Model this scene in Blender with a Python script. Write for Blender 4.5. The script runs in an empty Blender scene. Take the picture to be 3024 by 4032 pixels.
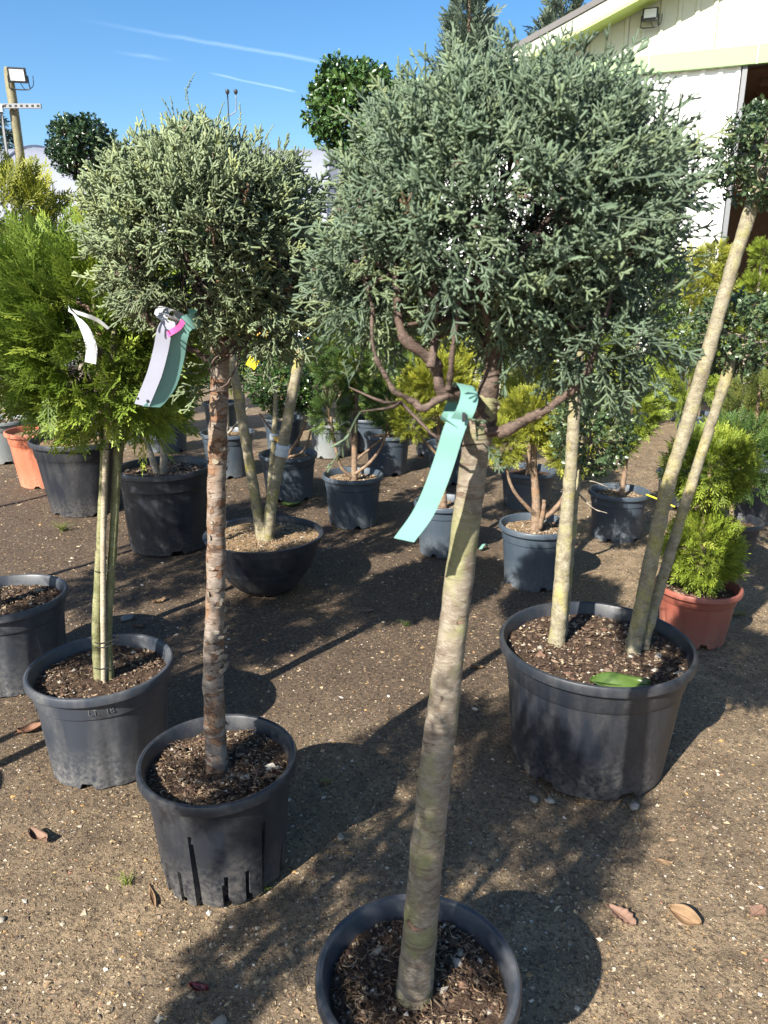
import bpy, math
import numpy as np
from mathutils import Vector, Matrix

# ------------------------------------------------------------------ camera, sky, sun, exposure
scene = bpy.context.scene
R = math.radians
cam_d = bpy.data.cameras.new('camera')
cam = bpy.data.objects.new('camera', cam_d)
scene.collection.objects.link(cam)
cam.location = (0, 0, 1.45)
cam.rotation_euler = (R(90 - 16.7), 0, 0)
cam_d.sensor_fit = 'VERTICAL'
cam_d.sensor_height = 36.0
cam_d.lens = 26.0
cam_d.clip_start = 0.02
cam_d.clip_end = 2000
cam_d.dof.use_dof = True
cam_d.dof.focus_distance = 2.3
cam_d.dof.aperture_fstop = 9.0
scene.camera = cam

SUN_EL, SUN_AZ = R(36.8), math.atan2(-0.602, -0.799)      # azimuth measured from +Y towards +X
world = bpy.data.worlds.new('World')
scene.world = world
world.use_nodes = True
wt = world.node_tree
wt.nodes.clear()
w_out = wt.nodes.new('ShaderNodeOutputWorld')
w_bg = wt.nodes.new('ShaderNodeBackground')
sky = wt.nodes.new('ShaderNodeTexSky')
sky.sky_type = 'NISHITA'
sky.sun_disc = False
sky.sun_elevation = SUN_EL
sky.sun_rotation = SUN_AZ
sky.air_density = 1.0
sky.dust_density = 0.9
sky.ozone_density = 2.2
w_bg.inputs['Strength'].default_value = 0.076
wt.links.new(w_bg.outputs[0], w_out.inputs[0])

sun_d = bpy.data.lights.new('sun', 'SUN')
sun_d.energy = 5.0
sun_d.angle = R(0.53)
sun_d.color = (1.0, 0.945, 0.86)
sun = bpy.data.objects.new('sun', sun_d)
scene.collection.objects.link(sun)
s_dir = Vector((math.sin(SUN_AZ) * math.cos(SUN_EL), math.cos(SUN_AZ) * math.cos(SUN_EL), math.sin(SUN_EL)))
sun.rotation_euler = s_dir.to_track_quat('Z', 'Y').to_euler()
sun.location = s_dir * 30

scene.view_settings.view_transform = 'Standard'
scene.view_settings.look = 'None'
scene.view_settings.gamma = 1.0
scene.view_settings.exposure = 1.42
scene.view_settings.use_curve_mapping = False
scene.render.engine = 'CYCLES'
scene.cycles.use_denoising = True
scene.cycles.max_bounces = 8
scene.cycles.transparent_max_bounces = 8


def wnode(t, **kw):
    n = wt.nodes.new(t)
    for k, v in kw.items():
        setattr(n, k, v)
    return n


def wmath(op, a, b=None, c=None):
    n = wnode('ShaderNodeMath', operation=op)
    for i, v in enumerate((a, b, c)):
        if v is None:
            continue
        if isinstance(v, (int, float)):
            n.inputs[i].default_value = v
        else:
            wt.links.new(v, n.inputs[i])
    return n.outputs[0]


def contrail(d1, d2, half_w, fade_a, fade_b, amount):
    """a vapour trail in the sky, a great-circle band between two directions"""
    d1, d2 = Vector(d1).normalized(), Vector(d2).normalized()
    nrm = d1.cross(d2).normalized()
    t = (d2 - d1).normalized()
    tc = wnode('ShaderNodeTexCoord').outputs['Generated']

    def dot(v):
        n = wnode('ShaderNodeVectorMath', operation='DOT_PRODUCT')
        wt.links.new(tc, n.inputs[0])
        n.inputs[1].default_value = v
        return n.outputs['Value']
    nz = wnode('ShaderNodeTexNoise')
    nz.inputs['Scale'].default_value = 22
    nz.inputs['Detail'].default_value = 4
    wt.links.new(tc, nz.inputs['Vector'])
    wob = wmath('MULTIPLY', wmath('SUBTRACT', nz.outputs[0], 0.5), half_w * 1.6)
    dist = wmath('ABSOLUTE', wmath('ADD', dot(nrm), wob))
    mr = wnode('ShaderNodeMapRange', interpolation_type='SMOOTHSTEP')
    wt.links.new(dist, mr.inputs[0])
    mr.inputs[1].default_value = half_w
    mr.inputs[2].default_value = 0.0
    a, b = d1.dot(t), d2.dot(t)
    along = dot(t)
    m1 = wnode('ShaderNodeMapRange', interpolation_type='SMOOTHSTEP')
    wt.links.new(along, m1.inputs[0])
    m1.inputs[1].default_value = a
    m1.inputs[2].default_value = a + (b - a) * fade_a
    m2 = wnode('ShaderNodeMapRange', interpolation_type='SMOOTHSTEP')
    wt.links.new(along, m2.inputs[0])
    m2.inputs[1].default_value = b
    m2.inputs[2].default_value = b - (b - a) * fade_b
    v = wmath('MULTIPLY', wmath('MULTIPLY', mr.outputs[0], m1.outputs[0]), m2.outputs[0])
    v = wmath('MULTIPLY', v, wmath('ADD', nz.outputs[0], 0.35))
    # the trail stands in front of the camera only, not behind it
    front = wmath('GREATER_THAN', dot(((d1 + d2) / 2).normalized()), 0.0)
    return wmath('MULTIPLY', wmath('MULTIPLY', v, front), amount)


w_hsv = wnode('ShaderNodeHueSaturation')
w_hsv.inputs['Saturation'].default_value = 1.3
wt.links.new(sky.outputs[0], w_hsv.inputs['Color'])
trails = [contrail((-0.3418, 0.898, 0.277), (-0.0628, 0.9662, 0.2501), 0.0030, 0.55, 0.03, 1.0),
          contrail((-0.2051, 0.9494, 0.2379), (-0.100, 0.970, 0.2215), 0.0016, 0.25, 0.1, 1.5),
          contrail((-0.3034, 0.9193, 0.2505), (-0.2311, 0.9412, 0.2464), 0.0030, 0.6, 0.5, 0.7)]
tsum = wmath('ADD', wmath('ADD', trails[0], trails[1]), trails[2])
w_mix = wnode('ShaderNodeMixRGB', blend_type='ADD')
w_mix.inputs[0].default_value = 1.0
wt.links.new(w_hsv.outputs[0], w_mix.inputs[1])
comb = wnode('ShaderNodeCombineXYZ')
for i in range(3):
    wt.links.new(tsum, comb.inputs[i])
wt.links.new(comb.outputs[0], w_mix.inputs[2])
wt.links.new(w_mix.outputs[0], w_bg.inputs['Color'])

# ------------------------------------------------------------------ helpers
COL = scene.collection
rng = np.random.default_rng(11)


def vnoise(p, seed=0):
    """trilinear value noise, p (...,3) -> (...) in 0..1"""
    p = np.asarray(p, float)
    i = np.floor(p).astype(np.int64)
    f = p - i
    f = f * f * (3 - 2 * f)

    def h(a, b, c):
        n = (a * 374761393 + b * 668265263 + c * 1442695041 + seed * 974711) & 0x7fffffff
        n = ((n ^ (n >> 13)) * 1274126177) & 0x7fffffff
        return ((n ^ (n >> 16)) & 0xffff) / 65535.0
    r = 0
    for dx in (0, 1):
        for dy in (0, 1):
            for dz in (0, 1):
                w = (f[..., 0] if dx else 1 - f[..., 0]) * (f[..., 1] if dy else 1 - f[..., 1]) * (f[..., 2] if dz else 1 - f[..., 2])
                r = r + w * h(i[..., 0] + dx, i[..., 1] + dy, i[..., 2] + dz)
    return r


def make_mesh(name, V, faces, smooth=True, sharp=None, attrs=None, cols=None):
    """faces: list of int arrays (n,k)"""
    V = np.asarray(V, np.float32)
    me = bpy.data.meshes.new(name)
    me.vertices.add(len(V))
    me.vertices.foreach_set('co', V.ravel())
    faces = [np.asarray(f, np.int32) for f in faces if len(f)]
    loops = np.concatenate([f.ravel() for f in faces])
    tot = np.concatenate([np.full(len(f), f.shape[1], np.int32) for f in faces])
    start = np.concatenate([[0], np.cumsum(tot)[:-1]]).astype(np.int32)
    me.loops.add(len(loops))
    me.loops.foreach_set('vertex_index', loops)
    me.polygons.add(len(tot))
    me.polygons.foreach_set('loop_start', start)
    me.polygons.foreach_set('loop_total', tot)
    me.polygons.foreach_set('use_smooth', np.full(len(tot), smooth, bool))
    for k, v in (attrs or {}).items():
        a = me.attributes.new(k, 'FLOAT', 'POINT')
        a.data.foreach_set('value', np.asarray(v, np.float32))
    if cols is not None:
        a = me.attributes.new('tone', 'FLOAT_COLOR', 'POINT')
        c = np.ones((len(V), 4), np.float32)
        c[:, :3] = cols
        a.data.foreach_set('color', c.ravel())
    me.update(calc_edges=True)
    if sharp:
        me.set_sharp_from_angle(angle=R(sharp))
    return me


def obj(name, me, mat=None, parent=None, loc=(0, 0, 0), **props):
    o = bpy.data.objects.new(name, me)
    COL.objects.link(o)
    o.location = loc
    if mat is not None and me is not None and not me.materials:
        me.materials.append(mat)
    if parent is not None:
        o.parent = parent
    for k, v in props.items():
        o[k] = v
    return o


def thing(name, label, cat, loc, group=None):
    o = bpy.data.objects.new(name, None)
    o.empty_display_size = 0.1
    COL.objects.link(o)
    o.location = loc
    o['label'] = label
    o['category'] = cat
    if group:
        o['group'] = group
    return o


def grid_faces(nr, nc, wrap=True):
    i = np.arange(nr - 1)[:, None]
    j = np.arange(nc if wrap else nc - 1)[None, :]
    j2 = (j + 1) % nc
    return np.stack([np.broadcast_to(i * nc + j, (nr - 1, j.shape[1])), np.broadcast_to(i * nc + j2, (nr - 1, j.shape[1])),
                     np.broadcast_to((i + 1) * nc + j2, (nr - 1, j.shape[1])), np.broadcast_to((i + 1) * nc + j, (nr - 1, j.shape[1]))], -1).reshape(-1, 4)


def spline(pts, n):
    """Catmull-Rom through pts (m,k) -> n samples"""
    p = np.asarray(pts, float)
    p = np.vstack([2 * p[0] - p[1], p, 2 * p[-1] - p[-2]])
    m = len(p) - 3
    t = np.linspace(0, m, n)
    i = np.clip(np.floor(t).astype(int), 0, m - 1)
    f = (t - i)[:, None]
    a, b, c, d = p[i], p[i + 1], p[i + 2], p[i + 3]
    return 0.5 * ((2 * b) + (-a + c) * f + (2 * a - 5 * b + 4 * c - d) * f ** 2 + (-a + 3 * b - 3 * c + d) * f ** 3)


def tube_arrays(pts, rad, k=12, n=None, amp=0.0, freq=30.0, seed=0, bumps=(), cap=True):
    """a tapered, bent tube; rad per control point; bumps: (t, theta, size, height)"""
    pts = np.asarray(pts, float)
    n = n or (len(pts) - 1) * 6 + 1
    q = spline(np.hstack([pts, np.asarray(rad, float)[:, None]]), n)
    c, r = q[:, :3], np.maximum(q[:, 3], 1e-4)
    tg = np.gradient(c, axis=0)
    tg /= np.linalg.norm(tg, axis=1)[:, None]
    ref = np.array([0.3, 1.0, 0.1]) if abs(tg[0] @ np.array([0, 1, 0])) < 0.9 else np.array([1.0, 0, 0.2])
    u = np.cross(ref[None], tg)
    u /= np.linalg.norm(u, axis=1)[:, None]
    v = np.cross(tg, u)
    th = np.linspace(0, 2 * math.pi, k, endpoint=False)
    circ = np.cos(th)[None, :, None] * u[:, None] + np.sin(th)[None, :, None] * v[:, None]
    rr = np.repeat(r[:, None], k, 1)
    if amp:
        s = c[:, None] + circ * r[:, None, None]
        nz = vnoise(s * freq, seed) - 0.5 + 0.5 * (vnoise(s * freq * 2.3, seed + 1) - 0.5)
        ring = vnoise(np.stack([np.zeros_like(rr), np.repeat(np.linspace(0, n * 0.35, n)[:, None], k, 1), np.repeat((th * 0.4)[None], n, 0)], -1), seed + 2) - 0.5
        rr = rr + amp * (nz + 0.7 * ring)
    L = np.linspace(0, 1, n)
    length = np.sum(np.linalg.norm(np.diff(c, axis=0), axis=1))
    for (t, a, size, hgt) in bumps:
        dth = (th - a + math.pi) % (2 * math.pi) - math.pi
        dd = np.sqrt(((L[:, None] - t) * length) ** 2 + (dth[None] * r.mean()) ** 2) / size
        rr = rr + hgt * np.exp(-dd ** 2) - 0.8 * hgt * np.exp(-(dd * 2.6) ** 2)
    V = (c[:, None] + circ * rr[..., None]).reshape(-1, 3)
    F = [grid_faces(n, k)]
    if cap:
        V = np.vstack([V, c[:1], c[-1:]])
        j = np.arange(k)
        F.append(np.stack([(j + 1) % k, j, np.full(k, n * k)], 1))
        F.append(np.stack([(n - 1) * k + j, (n - 1) * k + (j + 1) % k, np.full(k, n * k + 1)], 1))
    return V, F


def join(parts):
    """[(V, [F...]), ...] -> V, [tri, quad]"""
    vs, byk, off = [], {}, 0
    for V, F in parts:
        for f in F:
            byk.setdefault(f.shape[1], []).append(f + off)
        vs.append(V)
        off += len(V)
    return np.vstack(vs), [np.vstack(v) for v in byk.values()]


def tube(name, pts, rad, mat, parent, **kw):
    V, F = tube_arrays(pts, rad, **kw)
    return obj(name, make_mesh(name, V, F), mat, parent)


def box_arrays(x0, x1, y0, y1, z0, z1):
    V = np.array([[x, y, z] for z in (z0, z1) for y in (y0, y1) for x in (x0, x1)], float)
    F = np.array([[0, 2, 3, 1], [4, 5, 7, 6], [0, 1, 5, 4], [2, 6, 7, 3], [0, 4, 6, 2], [1, 3, 7, 5]])
    return V, [F]


def box(name, b, mat, parent=None, bevel=0.0, loc=(0, 0, 0), **props):
    V, F = box_arrays(*b)
    me = make_mesh(name, V, F, smooth=False)
    o = obj(name, me, mat, parent, loc, **props)
    if bevel:
        m = o.modifiers.new('bevel', 'BEVEL')
        m.width = bevel
        m.segments = 2
    return o


def strip(name, pts, wdir, width, mat, parent=None, thick=0.0006, n=24, **props):
    """a bent ribbon with thickness; wdir: one width direction or one per point"""
    pts = np.asarray(pts, float)
    wd = np.asarray(wdir, float)
    if wd.ndim == 1:
        wd = np.repeat(wd[None], len(pts), 0)
    q = spline(np.hstack([pts, wd]), n)
    c, w = q[:, :3], q[:, 3:]
    w /= np.linalg.norm(w, axis=1)[:, None]
    tg = np.gradient(c, axis=0)
    nn = np.cross(tg, w)
    nn /= np.linalg.norm(nn, axis=1)[:, None]
    a, b = c - w * width / 2, c + w * width / 2
    rows = np.stack([a - nn * thick / 2, b - nn * thick / 2, b + nn * thick / 2, a + nn * thick / 2], 1)
    V = rows.reshape(-1, 3)
    F = [grid_faces(n, 4), np.array([[3, 2, 1, 0], [(n - 1) * 4 + i for i in range(4)]])]
    return obj(name, make_mesh(name, V, F, sharp=40), mat, parent, **props)


# ------------------------------------------------------------------ materials
class NT:
    def __init__(self, name):
        self.m = bpy.data.materials.new(name)
        self.m.use_nodes = True
        self.t = self.m.node_tree
        self.t.nodes.clear()
        self.out = self.t.nodes.new('ShaderNodeOutputMaterial')
        self.p = self.t.nodes.new('ShaderNodeBsdfPrincipled')
        self.t.links.new(self.p.outputs[0], self.out.inputs[0])

    def n(self, t, **kw):
        nd = self.t.nodes.new(t)
        for k, v in kw.items():
            setattr(nd, k, v)
        return nd

    def l(self, a, b):
        self.t.links.new(a, b)

    def coord(self, scale=(1, 1, 1), kind='Object'):
        tc = self.n('ShaderNodeTexCoord')
        mp = self.n('ShaderNodeMapping')
        mp.inputs['Scale'].default_value = scale
        self.l(tc.outputs[kind], mp.inputs[0])
        return mp.outputs[0]

    def noise(self, scale, detail=4, rough=0.55, vec=None, dist=0.0):
        nd = self.n('ShaderNodeTexNoise')
        nd.inputs['Scale'].default_value = scale
        nd.inputs['Detail'].default_value = detail
        nd.inputs['Roughness'].default_value = rough
        nd.inputs['Distortion'].default_value = dist
        self.l(vec if vec is not None else self.coord(), nd.inputs['Vector'])
        return nd.outputs[0]

    def ramp(self, f, stops):
        nd = self.n('ShaderNodeValToRGB')
        el = nd.color_ramp.elements
        while len(el) < len(stops):
            el.new(0.5)
        for e, (p, c) in zip(el, stops):
            e.position = p
            e.color = (c, c, c, 1) if isinstance(c, (int, float)) else (*c, 1)
        self.l(f, nd.inputs[0])
        return nd.outputs[0]

    def mix(self, fac, a, b, mode='MIX'):
        nd = self.n('ShaderNodeMixRGB', blend_type=mode)
        for i, v in enumerate((fac, a, b)):
            if isinstance(v, (int, float)):
                nd.inputs[i].default_value = v if i == 0 else (v, v, v, 1)
            elif isinstance(v, tuple):
                nd.inputs[i].default_value = (*v, 1)
            else:
                self.l(v, nd.inputs[i])
        return nd.outputs[0]

    def attr(self, name, out='Fac'):
        nd = self.n('ShaderNodeAttribute')
        nd.attribute_name = name
        return nd.outputs[out]

    def bump(self, h, strength=0.5, dist=0.002):
        nd = self.n('ShaderNodeBump')
        nd.inputs['Strength'].default_value = strength
        nd.inputs['Distance'].default_value = dist
        self.l(h, nd.inputs['Height'])
        self.l(nd.outputs[0], self.p.inputs['Normal'])

    def base(self, c):
        if isinstance(c, tuple):
            self.p.inputs['Base Color'].default_value = (*c, 1)
        else:
            self.l(c, self.p.inputs['Base Color'])

    def rough(self, r):
        if isinstance(r, (int, float)):
            self.p.inputs['Roughness'].default_value = r
        else:
            self.l(r, self.p.inputs['Roughness'])

    def spec(self, s):
        self.p.inputs['Specular IOR Level'].default_value = s


def plain(name, c, rough=0.6, spec=0.4, var=0.12, scale=40):
    t = NT(name)
    n = t.noise(scale)
    t.base(t.mix(n, tuple(v * (1 - var) for v in c), tuple(min(1, v * (1 + var)) for v in c)))
    t.rough(rough)
    t.spec(spec)
    return t.m


def foliage(name, deep, tip, warm, translucent=0.18, rough=0.55, spec=0.35):
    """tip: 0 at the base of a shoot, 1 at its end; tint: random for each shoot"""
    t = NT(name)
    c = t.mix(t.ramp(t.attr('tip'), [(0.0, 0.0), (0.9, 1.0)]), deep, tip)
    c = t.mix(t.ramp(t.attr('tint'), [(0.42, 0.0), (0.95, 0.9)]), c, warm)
    c = t.mix(t.ramp(t.attr('tint'), [(0.955, 0.0), (0.97, 1.0)]), c, (0.11, 0.065, 0.035))
    dk = t.ramp(t.attr('tint'), [(0.0, 0.6), (0.45, 1.0)])
    c = t.mix(1.0, c, dk, 'MULTIPLY')
    t.base(c)
    t.rough(rough)
    t.spec(spec)
    if translucent:
        tr = t.n('ShaderNodeBsdfTranslucent')
        t.l(c, tr.inputs[0])
        mx = t.n('ShaderNodeMixShader')
        mx.inputs[0].default_value = translucent
        t.l(t.p.outputs[0], mx.inputs[1])
        t.l(tr.outputs[0], mx.inputs[2])
        t.l(mx.outputs[0], t.out.inputs[0])
    return t.m


M = {}
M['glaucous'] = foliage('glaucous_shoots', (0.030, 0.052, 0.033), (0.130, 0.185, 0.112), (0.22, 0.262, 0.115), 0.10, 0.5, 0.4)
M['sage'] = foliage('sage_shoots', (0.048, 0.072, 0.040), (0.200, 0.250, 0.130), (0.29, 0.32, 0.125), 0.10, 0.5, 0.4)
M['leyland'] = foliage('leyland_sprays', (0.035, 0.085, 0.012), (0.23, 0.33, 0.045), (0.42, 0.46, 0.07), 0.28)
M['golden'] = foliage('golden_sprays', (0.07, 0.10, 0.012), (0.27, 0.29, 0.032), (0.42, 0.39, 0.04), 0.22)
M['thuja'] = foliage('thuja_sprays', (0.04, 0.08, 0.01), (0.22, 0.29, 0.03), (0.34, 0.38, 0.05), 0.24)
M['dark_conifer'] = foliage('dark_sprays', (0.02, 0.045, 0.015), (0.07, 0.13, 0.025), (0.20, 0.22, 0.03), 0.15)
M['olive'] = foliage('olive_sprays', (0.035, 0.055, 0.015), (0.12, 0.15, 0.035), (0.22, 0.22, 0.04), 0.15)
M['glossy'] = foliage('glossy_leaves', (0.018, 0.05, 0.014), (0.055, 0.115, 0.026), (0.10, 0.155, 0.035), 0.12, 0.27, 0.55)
M['dark_glossy'] = foliage('dark_glossy_leaves', (0.014, 0.034, 0.014), (0.034, 0.07, 0.024), (0.07, 0.10, 0.04), 0.08, 0.26, 0.55)
M['small_leaf'] = foliage('small_leaves', (0.03, 0.06, 0.025), (0.085, 0.135, 0.06), (0.19, 0.21, 0.08), 0.2, 0.32, 0.5)
M['far_conifer'] = foliage('far_conifer_sprays', (0.05, 0.08, 0.06), (0.11, 0.15, 0.10), (0.13, 0.15, 0.08), 0.1)
M['spruce'] = foliage('spruce_sprays', (0.012, 0.028, 0.02), (0.03, 0.06, 0.045), (0.04, 0.07, 0.04), 0.1)


def bark(name, base, light, patch, moss, band=1.0, scale=1.0, moss_amt=0.4):
    t = NT(name)
    v = t.coord((14 * scale, 14 * scale, 55 * scale * band))
    n1 = t.noise(1.0, 6, 0.6, v, 0.6)
    v2 = t.coord((9 * scale, 9 * scale, 16 * scale))
    n2 = t.noise(1.0, 5, 0.6, v2, 0.3)
    v3 = t.coord((60 * scale, 60 * scale, 260 * scale))
    n3 = t.noise(1.0, 3, 0.6, v3)
    c = t.mix(t.ramp(n1, [(0.36, 0.0), (0.62, 1.0)]), base, light)
    c = t.mix(t.ramp(n2, [(0.55, 0.0), (0.63, 1.0)]), c, patch)
    v4 = t.coord((7 * scale, 7 * scale, 5 * scale))
    n4 = t.noise(1.0, 4, 0.6, v4)
    c = t.mix(t.ramp(n4, [(0.5, 0.0), (0.72, moss_amt)]), c, moss)
    c = t.mix(t.ramp(n3, [(0.30, 0.85), (0.47, 0.0)]), c, tuple(x * 0.30 for x in base))
    n5 = t.noise(330 * scale ** 0.5, 3, 0.6)
    c = t.mix(t.ramp(n5, [(0.56, 0.0), (0.66, 0.55)]), c, tuple(min(1, x * 1.5) for x in light))
    c = t.mix(t.ramp(n5, [(0.30, 0.6), (0.42, 0.0)]), c, tuple(x * 0.5 for x in base))
    t.base(c)
    t.rough(0.75)
    t.spec(0.3)
    h = t.mix(0.5, n1, n3)
    t.bump(h, 0.7, 0.004)
    return t.m




def big_bark(name, base, pale, fleck, peel, scar, moss, peel_cut, moss_amt, lent=0.6):
    """trunk bark seen close: fine flecks, crisp peeled patches with a dark lower edge, horizontal scars, lichen"""
    t = NT(name)
    n_fl = t.noise(1.0, 4, 0.65, t.coord((70, 70, 190)), 0.8)
    n_lo = t.noise(1.0, 4, 0.55, t.coord((16, 16, 26)), 0.6)
    n_pe = t.noise(1.0, 5, 0.55, t.coord((15, 15, 34)), 0.9)
    n_sc = t.noise(1.0, 3, 0.5, t.coord((11, 11, 95)), 0.4)
    n_mo = t.noise(1.0, 5, 0.6, t.coord((13, 13, 8)), 0.3)
    n_le = t.noise(1.0, 2, 0.5, t.coord((60, 60, 330)))
    c = t.mix(t.ramp(n_lo, [(0.40, 0.0), (0.58, 1.0)]), base, pale)
    c = t.mix(t.ramp(n_fl, [(0.52, 0.0), (0.60, 0.55)]), c, fleck)
    c = t.mix(t.ramp(n_fl, [(0.34, 0.5), (0.44, 0.0)]), c, scar)
    c = t.mix(t.ramp(n_mo, [(0.50, 0.0), (0.60, moss_amt)]), c, moss)
    pe = t.ramp(n_pe, [(peel_cut, 0.0), (peel_cut + 0.015, 1.0)])
    inner = t.mix(t.ramp(n_lo, [(0.35, 0.0), (0.6, 1.0)]), peel, tuple(x * 1.35 for x in peel))
    c = t.mix(pe, c, inner)
    rim = t.ramp(n_pe, [(peel_cut - 0.03, 0.0), (peel_cut - 0.005, 0.75), (peel_cut + 0.01, 0.75), (peel_cut + 0.03, 0.0)])
    c = t.mix(rim, c, tuple(x * 0.6 for x in scar))
    c = t.mix(t.ramp(n_sc, [(0.63, 0.0), (0.67, 0.6)]), c, scar)
    c = t.mix(t.ramp(n_le, [(0.66, 0.0), (0.70, lent)]), c, tuple(x * 0.7 for x in scar))
    t.base(c)
    t.rough(0.8)
    t.spec(0.25)
    h = t.mix(0.5, n_fl, t.mix(1.0, t.ramp(n_pe, [(peel_cut - 0.01, 1.0), (peel_cut + 0.01, 0.0)]), t.ramp(n_sc, [(0.6, 1.0), (0.65, 0.3)]), 'MULTIPLY'))
    t.bump(h, 0.7, 0.003)
    return t.m


M['bark_grey'] = big_bark('bark_grey', (0.14, 0.112, 0.082), (0.205, 0.172, 0.13), (0.29, 0.26, 0.205), (0.20, 0.12, 0.085), (0.10, 0.065, 0.045), (0.21, 0.215, 0.085), 0.665, 0.6)
M['bark_red'] = big_bark('bark_red', (0.155, 0.115, 0.09), (0.225, 0.185, 0.15), (0.29, 0.25, 0.21), (0.155, 0.085, 0.05), (0.075, 0.048, 0.034), (0.20, 0.105, 0.045), 0.555, 0.6, 0.8)
M['bark_branch'] = bark('bark_branch', (0.045, 0.031, 0.025), (0.125, 0.088, 0.07), (0.095, 0.062, 0.048), (0.10, 0.085, 0.045), 0.6, 1.6, 0.3)
M['bark_lichen'] = bark('bark_lichen', (0.15, 0.125, 0.08), (0.29, 0.26, 0.18), (0.24, 0.22, 0.12), (0.33, 0.29, 0.04), 0.4, 2.4, 0.65)
M['bark_green'] = bark('bark_green', (0.115, 0.115, 0.05), (0.24, 0.235, 0.12), (0.20, 0.18, 0.10), (0.15, 0.17, 0.05), 0.25, 1.6, 0.5)
M['bark_pale'] = bark('bark_pale', (0.18, 0.15, 0.115), (0.31, 0.27, 0.215), (0.30, 0.26, 0.2), (0.24, 0.23, 0.12), 0.8, 1.6, 0.3)
M['bark_brown'] = bark('bark_brown', (0.13, 0.085, 0.055), (0.27, 0.19, 0.13), (0.24, 0.14, 0.08), (0.18, 0.15, 0.06), 0.4, 2.0, 0.3)
M['cane'] = bark('cane', (0.28, 0.23, 0.16), (0.42, 0.36, 0.26), (0.33, 0.27, 0.2), (0.25, 0.24, 0.12), 0.15, 1.2, 0.3)


def pot_mat(name, c, dust, rough=0.42, dust_amt=0.5):
    t = NT(name)
    v = t.coord((10, 10, 2.2))
    n1 = t.noise(1.0, 5, 0.6, v)
    v2 = t.coord((70, 70, 70))
    n2 = t.noise(1.0, 3, 0.7, v2)
    v3 = t.coord((240, 240, 240))
    n3 = t.noise(1.0, 2, 0.6, v3)
    tc = t.n('ShaderNodeTexCoord')
    sx = t.n('ShaderNodeSeparateXYZ')
    t.l(tc.outputs['Object'], sx.inputs[0])
    low = t.ramp(sx.outputs[2], [(0.0, 1.0), (0.16, 0.0)])
    f = t.mix(1.0, t.ramp(n1, [(0.42, 0.0), (0.75, dust_amt)]), t.ramp(n2, [(0.3, 0.3), (0.7, 1.0)]), 'MULTIPLY')
    low2 = t.mix(1.0, low, t.ramp(n2, [(0.35, 0.0), (0.65, 0.75)]), 'MULTIPLY')
    f = t.mix(1.0, f, low2, 'ADD')
    f = t.mix(1.0, f, t.ramp(n3, [(0.70, 0.0), (0.76, 0.55)]), 'ADD')
    t.base(t.mix(f, c, dust))
    t.rough(t.ramp(f, [(0.0, rough), (0.8, 0.85)]))
    t.spec(0.5)
    t.bump(n2, 0.12, 0.002)
    return t.m


M['pot_black'] = pot_mat('pot_black', (0.012, 0.0155, 0.022), (0.11, 0.10, 0.09), 0.42, 0.55)
M['pot_grey'] = pot_mat('pot_grey', (0.028, 0.034, 0.045), (0.15, 0.145, 0.135), 0.42, 0.6)
M['pot_slate'] = pot_mat('pot_slate', (0.040, 0.056, 0.074), (0.14, 0.145, 0.145), 0.45, 0.3)
M['pot_pale'] = pot_mat('pot_pale', (0.16, 0.18, 0.18), (0.28, 0.27, 0.25), 0.5, 0.5)
M['pot_terracotta'] = pot_mat('pot_terracotta', (0.43, 0.125, 0.065), (0.40, 0.24, 0.15), 0.55, 0.4)
M['pot_brick'] = pot_mat('pot_brick', (0.235, 0.07, 0.047), (0.24, 0.14, 0.10), 0.5, 0.3)


def soil_mat(name, a, b, c):
    t = NT(name)
    n1 = t.noise(60, 5, 0.65)
    n2 = t.noise(230, 3, 0.6)
    col = t.mix(t.ramp(n1, [(0.35, 0.0), (0.65, 1.0)]), a, b)
    col = t.mix(t.ramp(n2, [(0.6, 0.0), (0.72, 0.8)]), col, c)
    t.base(col)
    t.rough(0.95)
    t.spec(0.15)
    t.bump(n2, 0.8, 0.006)
    return t.m


M['soil_dark'] = soil_mat('soil_dark', (0.028, 0.018, 0.013), (0.085, 0.055, 0.036), (0.20, 0.145, 0.095))
M['soil_tan'] = soil_mat('soil_tan', (0.11, 0.07, 0.035), (0.30, 0.205, 0.11), (0.46, 0.35, 0.2))

t = NT('toned_bits')
t.base(t.mix(0.25, t.attr('tone', 'Color'), t.mix(1.0, t.attr('tone', 'Color'), t.ramp(t.noise(300, 3), [(0.3, 0.3), (0.7, 1.0)]), 'MULTIPLY')))
t.rough(0.8)
t.spec(0.3)
M['bits'] = t.m

t = NT('ground_grit')
v = t.coord((1, 1, 1))
big = t.noise(0.9, 4, 0.6, v)
mid = t.noise(9, 5, 0.65, v, 0.5)
fin = t.noise(75, 4, 0.7, v)
gr = t.noise(260, 3, 0.7, v)
vo = t.n('ShaderNodeTexVoronoi', feature='F1')
vo.inputs['Scale'].default_value = 150
t.l(v, vo.inputs['Vector'])
vo2 = t.n('ShaderNodeTexVoronoi', feature='F1')
vo2.inputs['Scale'].default_value = 62
t.l(v, vo2.inputs['Vector'])
col = t.mix(t.ramp(mid, [(0.3, 0.0), (0.72, 1.0)]), (0.098, 0.071, 0.045), (0.34, 0.25, 0.15))
col = t.mix(t.ramp(big, [(0.35, 0.55), (0.6, 0.0)]), col, (0.11, 0.082, 0.058))
col = t.mix(t.ramp(fin, [(0.38, 0.85), (0.50, 0.0)]), col, (0.05, 0.035, 0.023))
stone = t.mix(t.ramp(vo.outputs['Color'], [(0.0, 0.0), (1.0, 1.0)]), (0.20, 0.13, 0.06), (0.58, 0.45, 0.26))
sm = t.mix(1.0, t.ramp(vo.outputs['Distance'], [(0.28, 1.0), (0.42, 0.0)]), t.ramp(gr, [(0.42, 0.0), (0.55, 1.0)]), 'MULTIPLY')
col = t.mix(sm, col, stone)
sepc = t.n('ShaderNodeSeparateColor')
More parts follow.
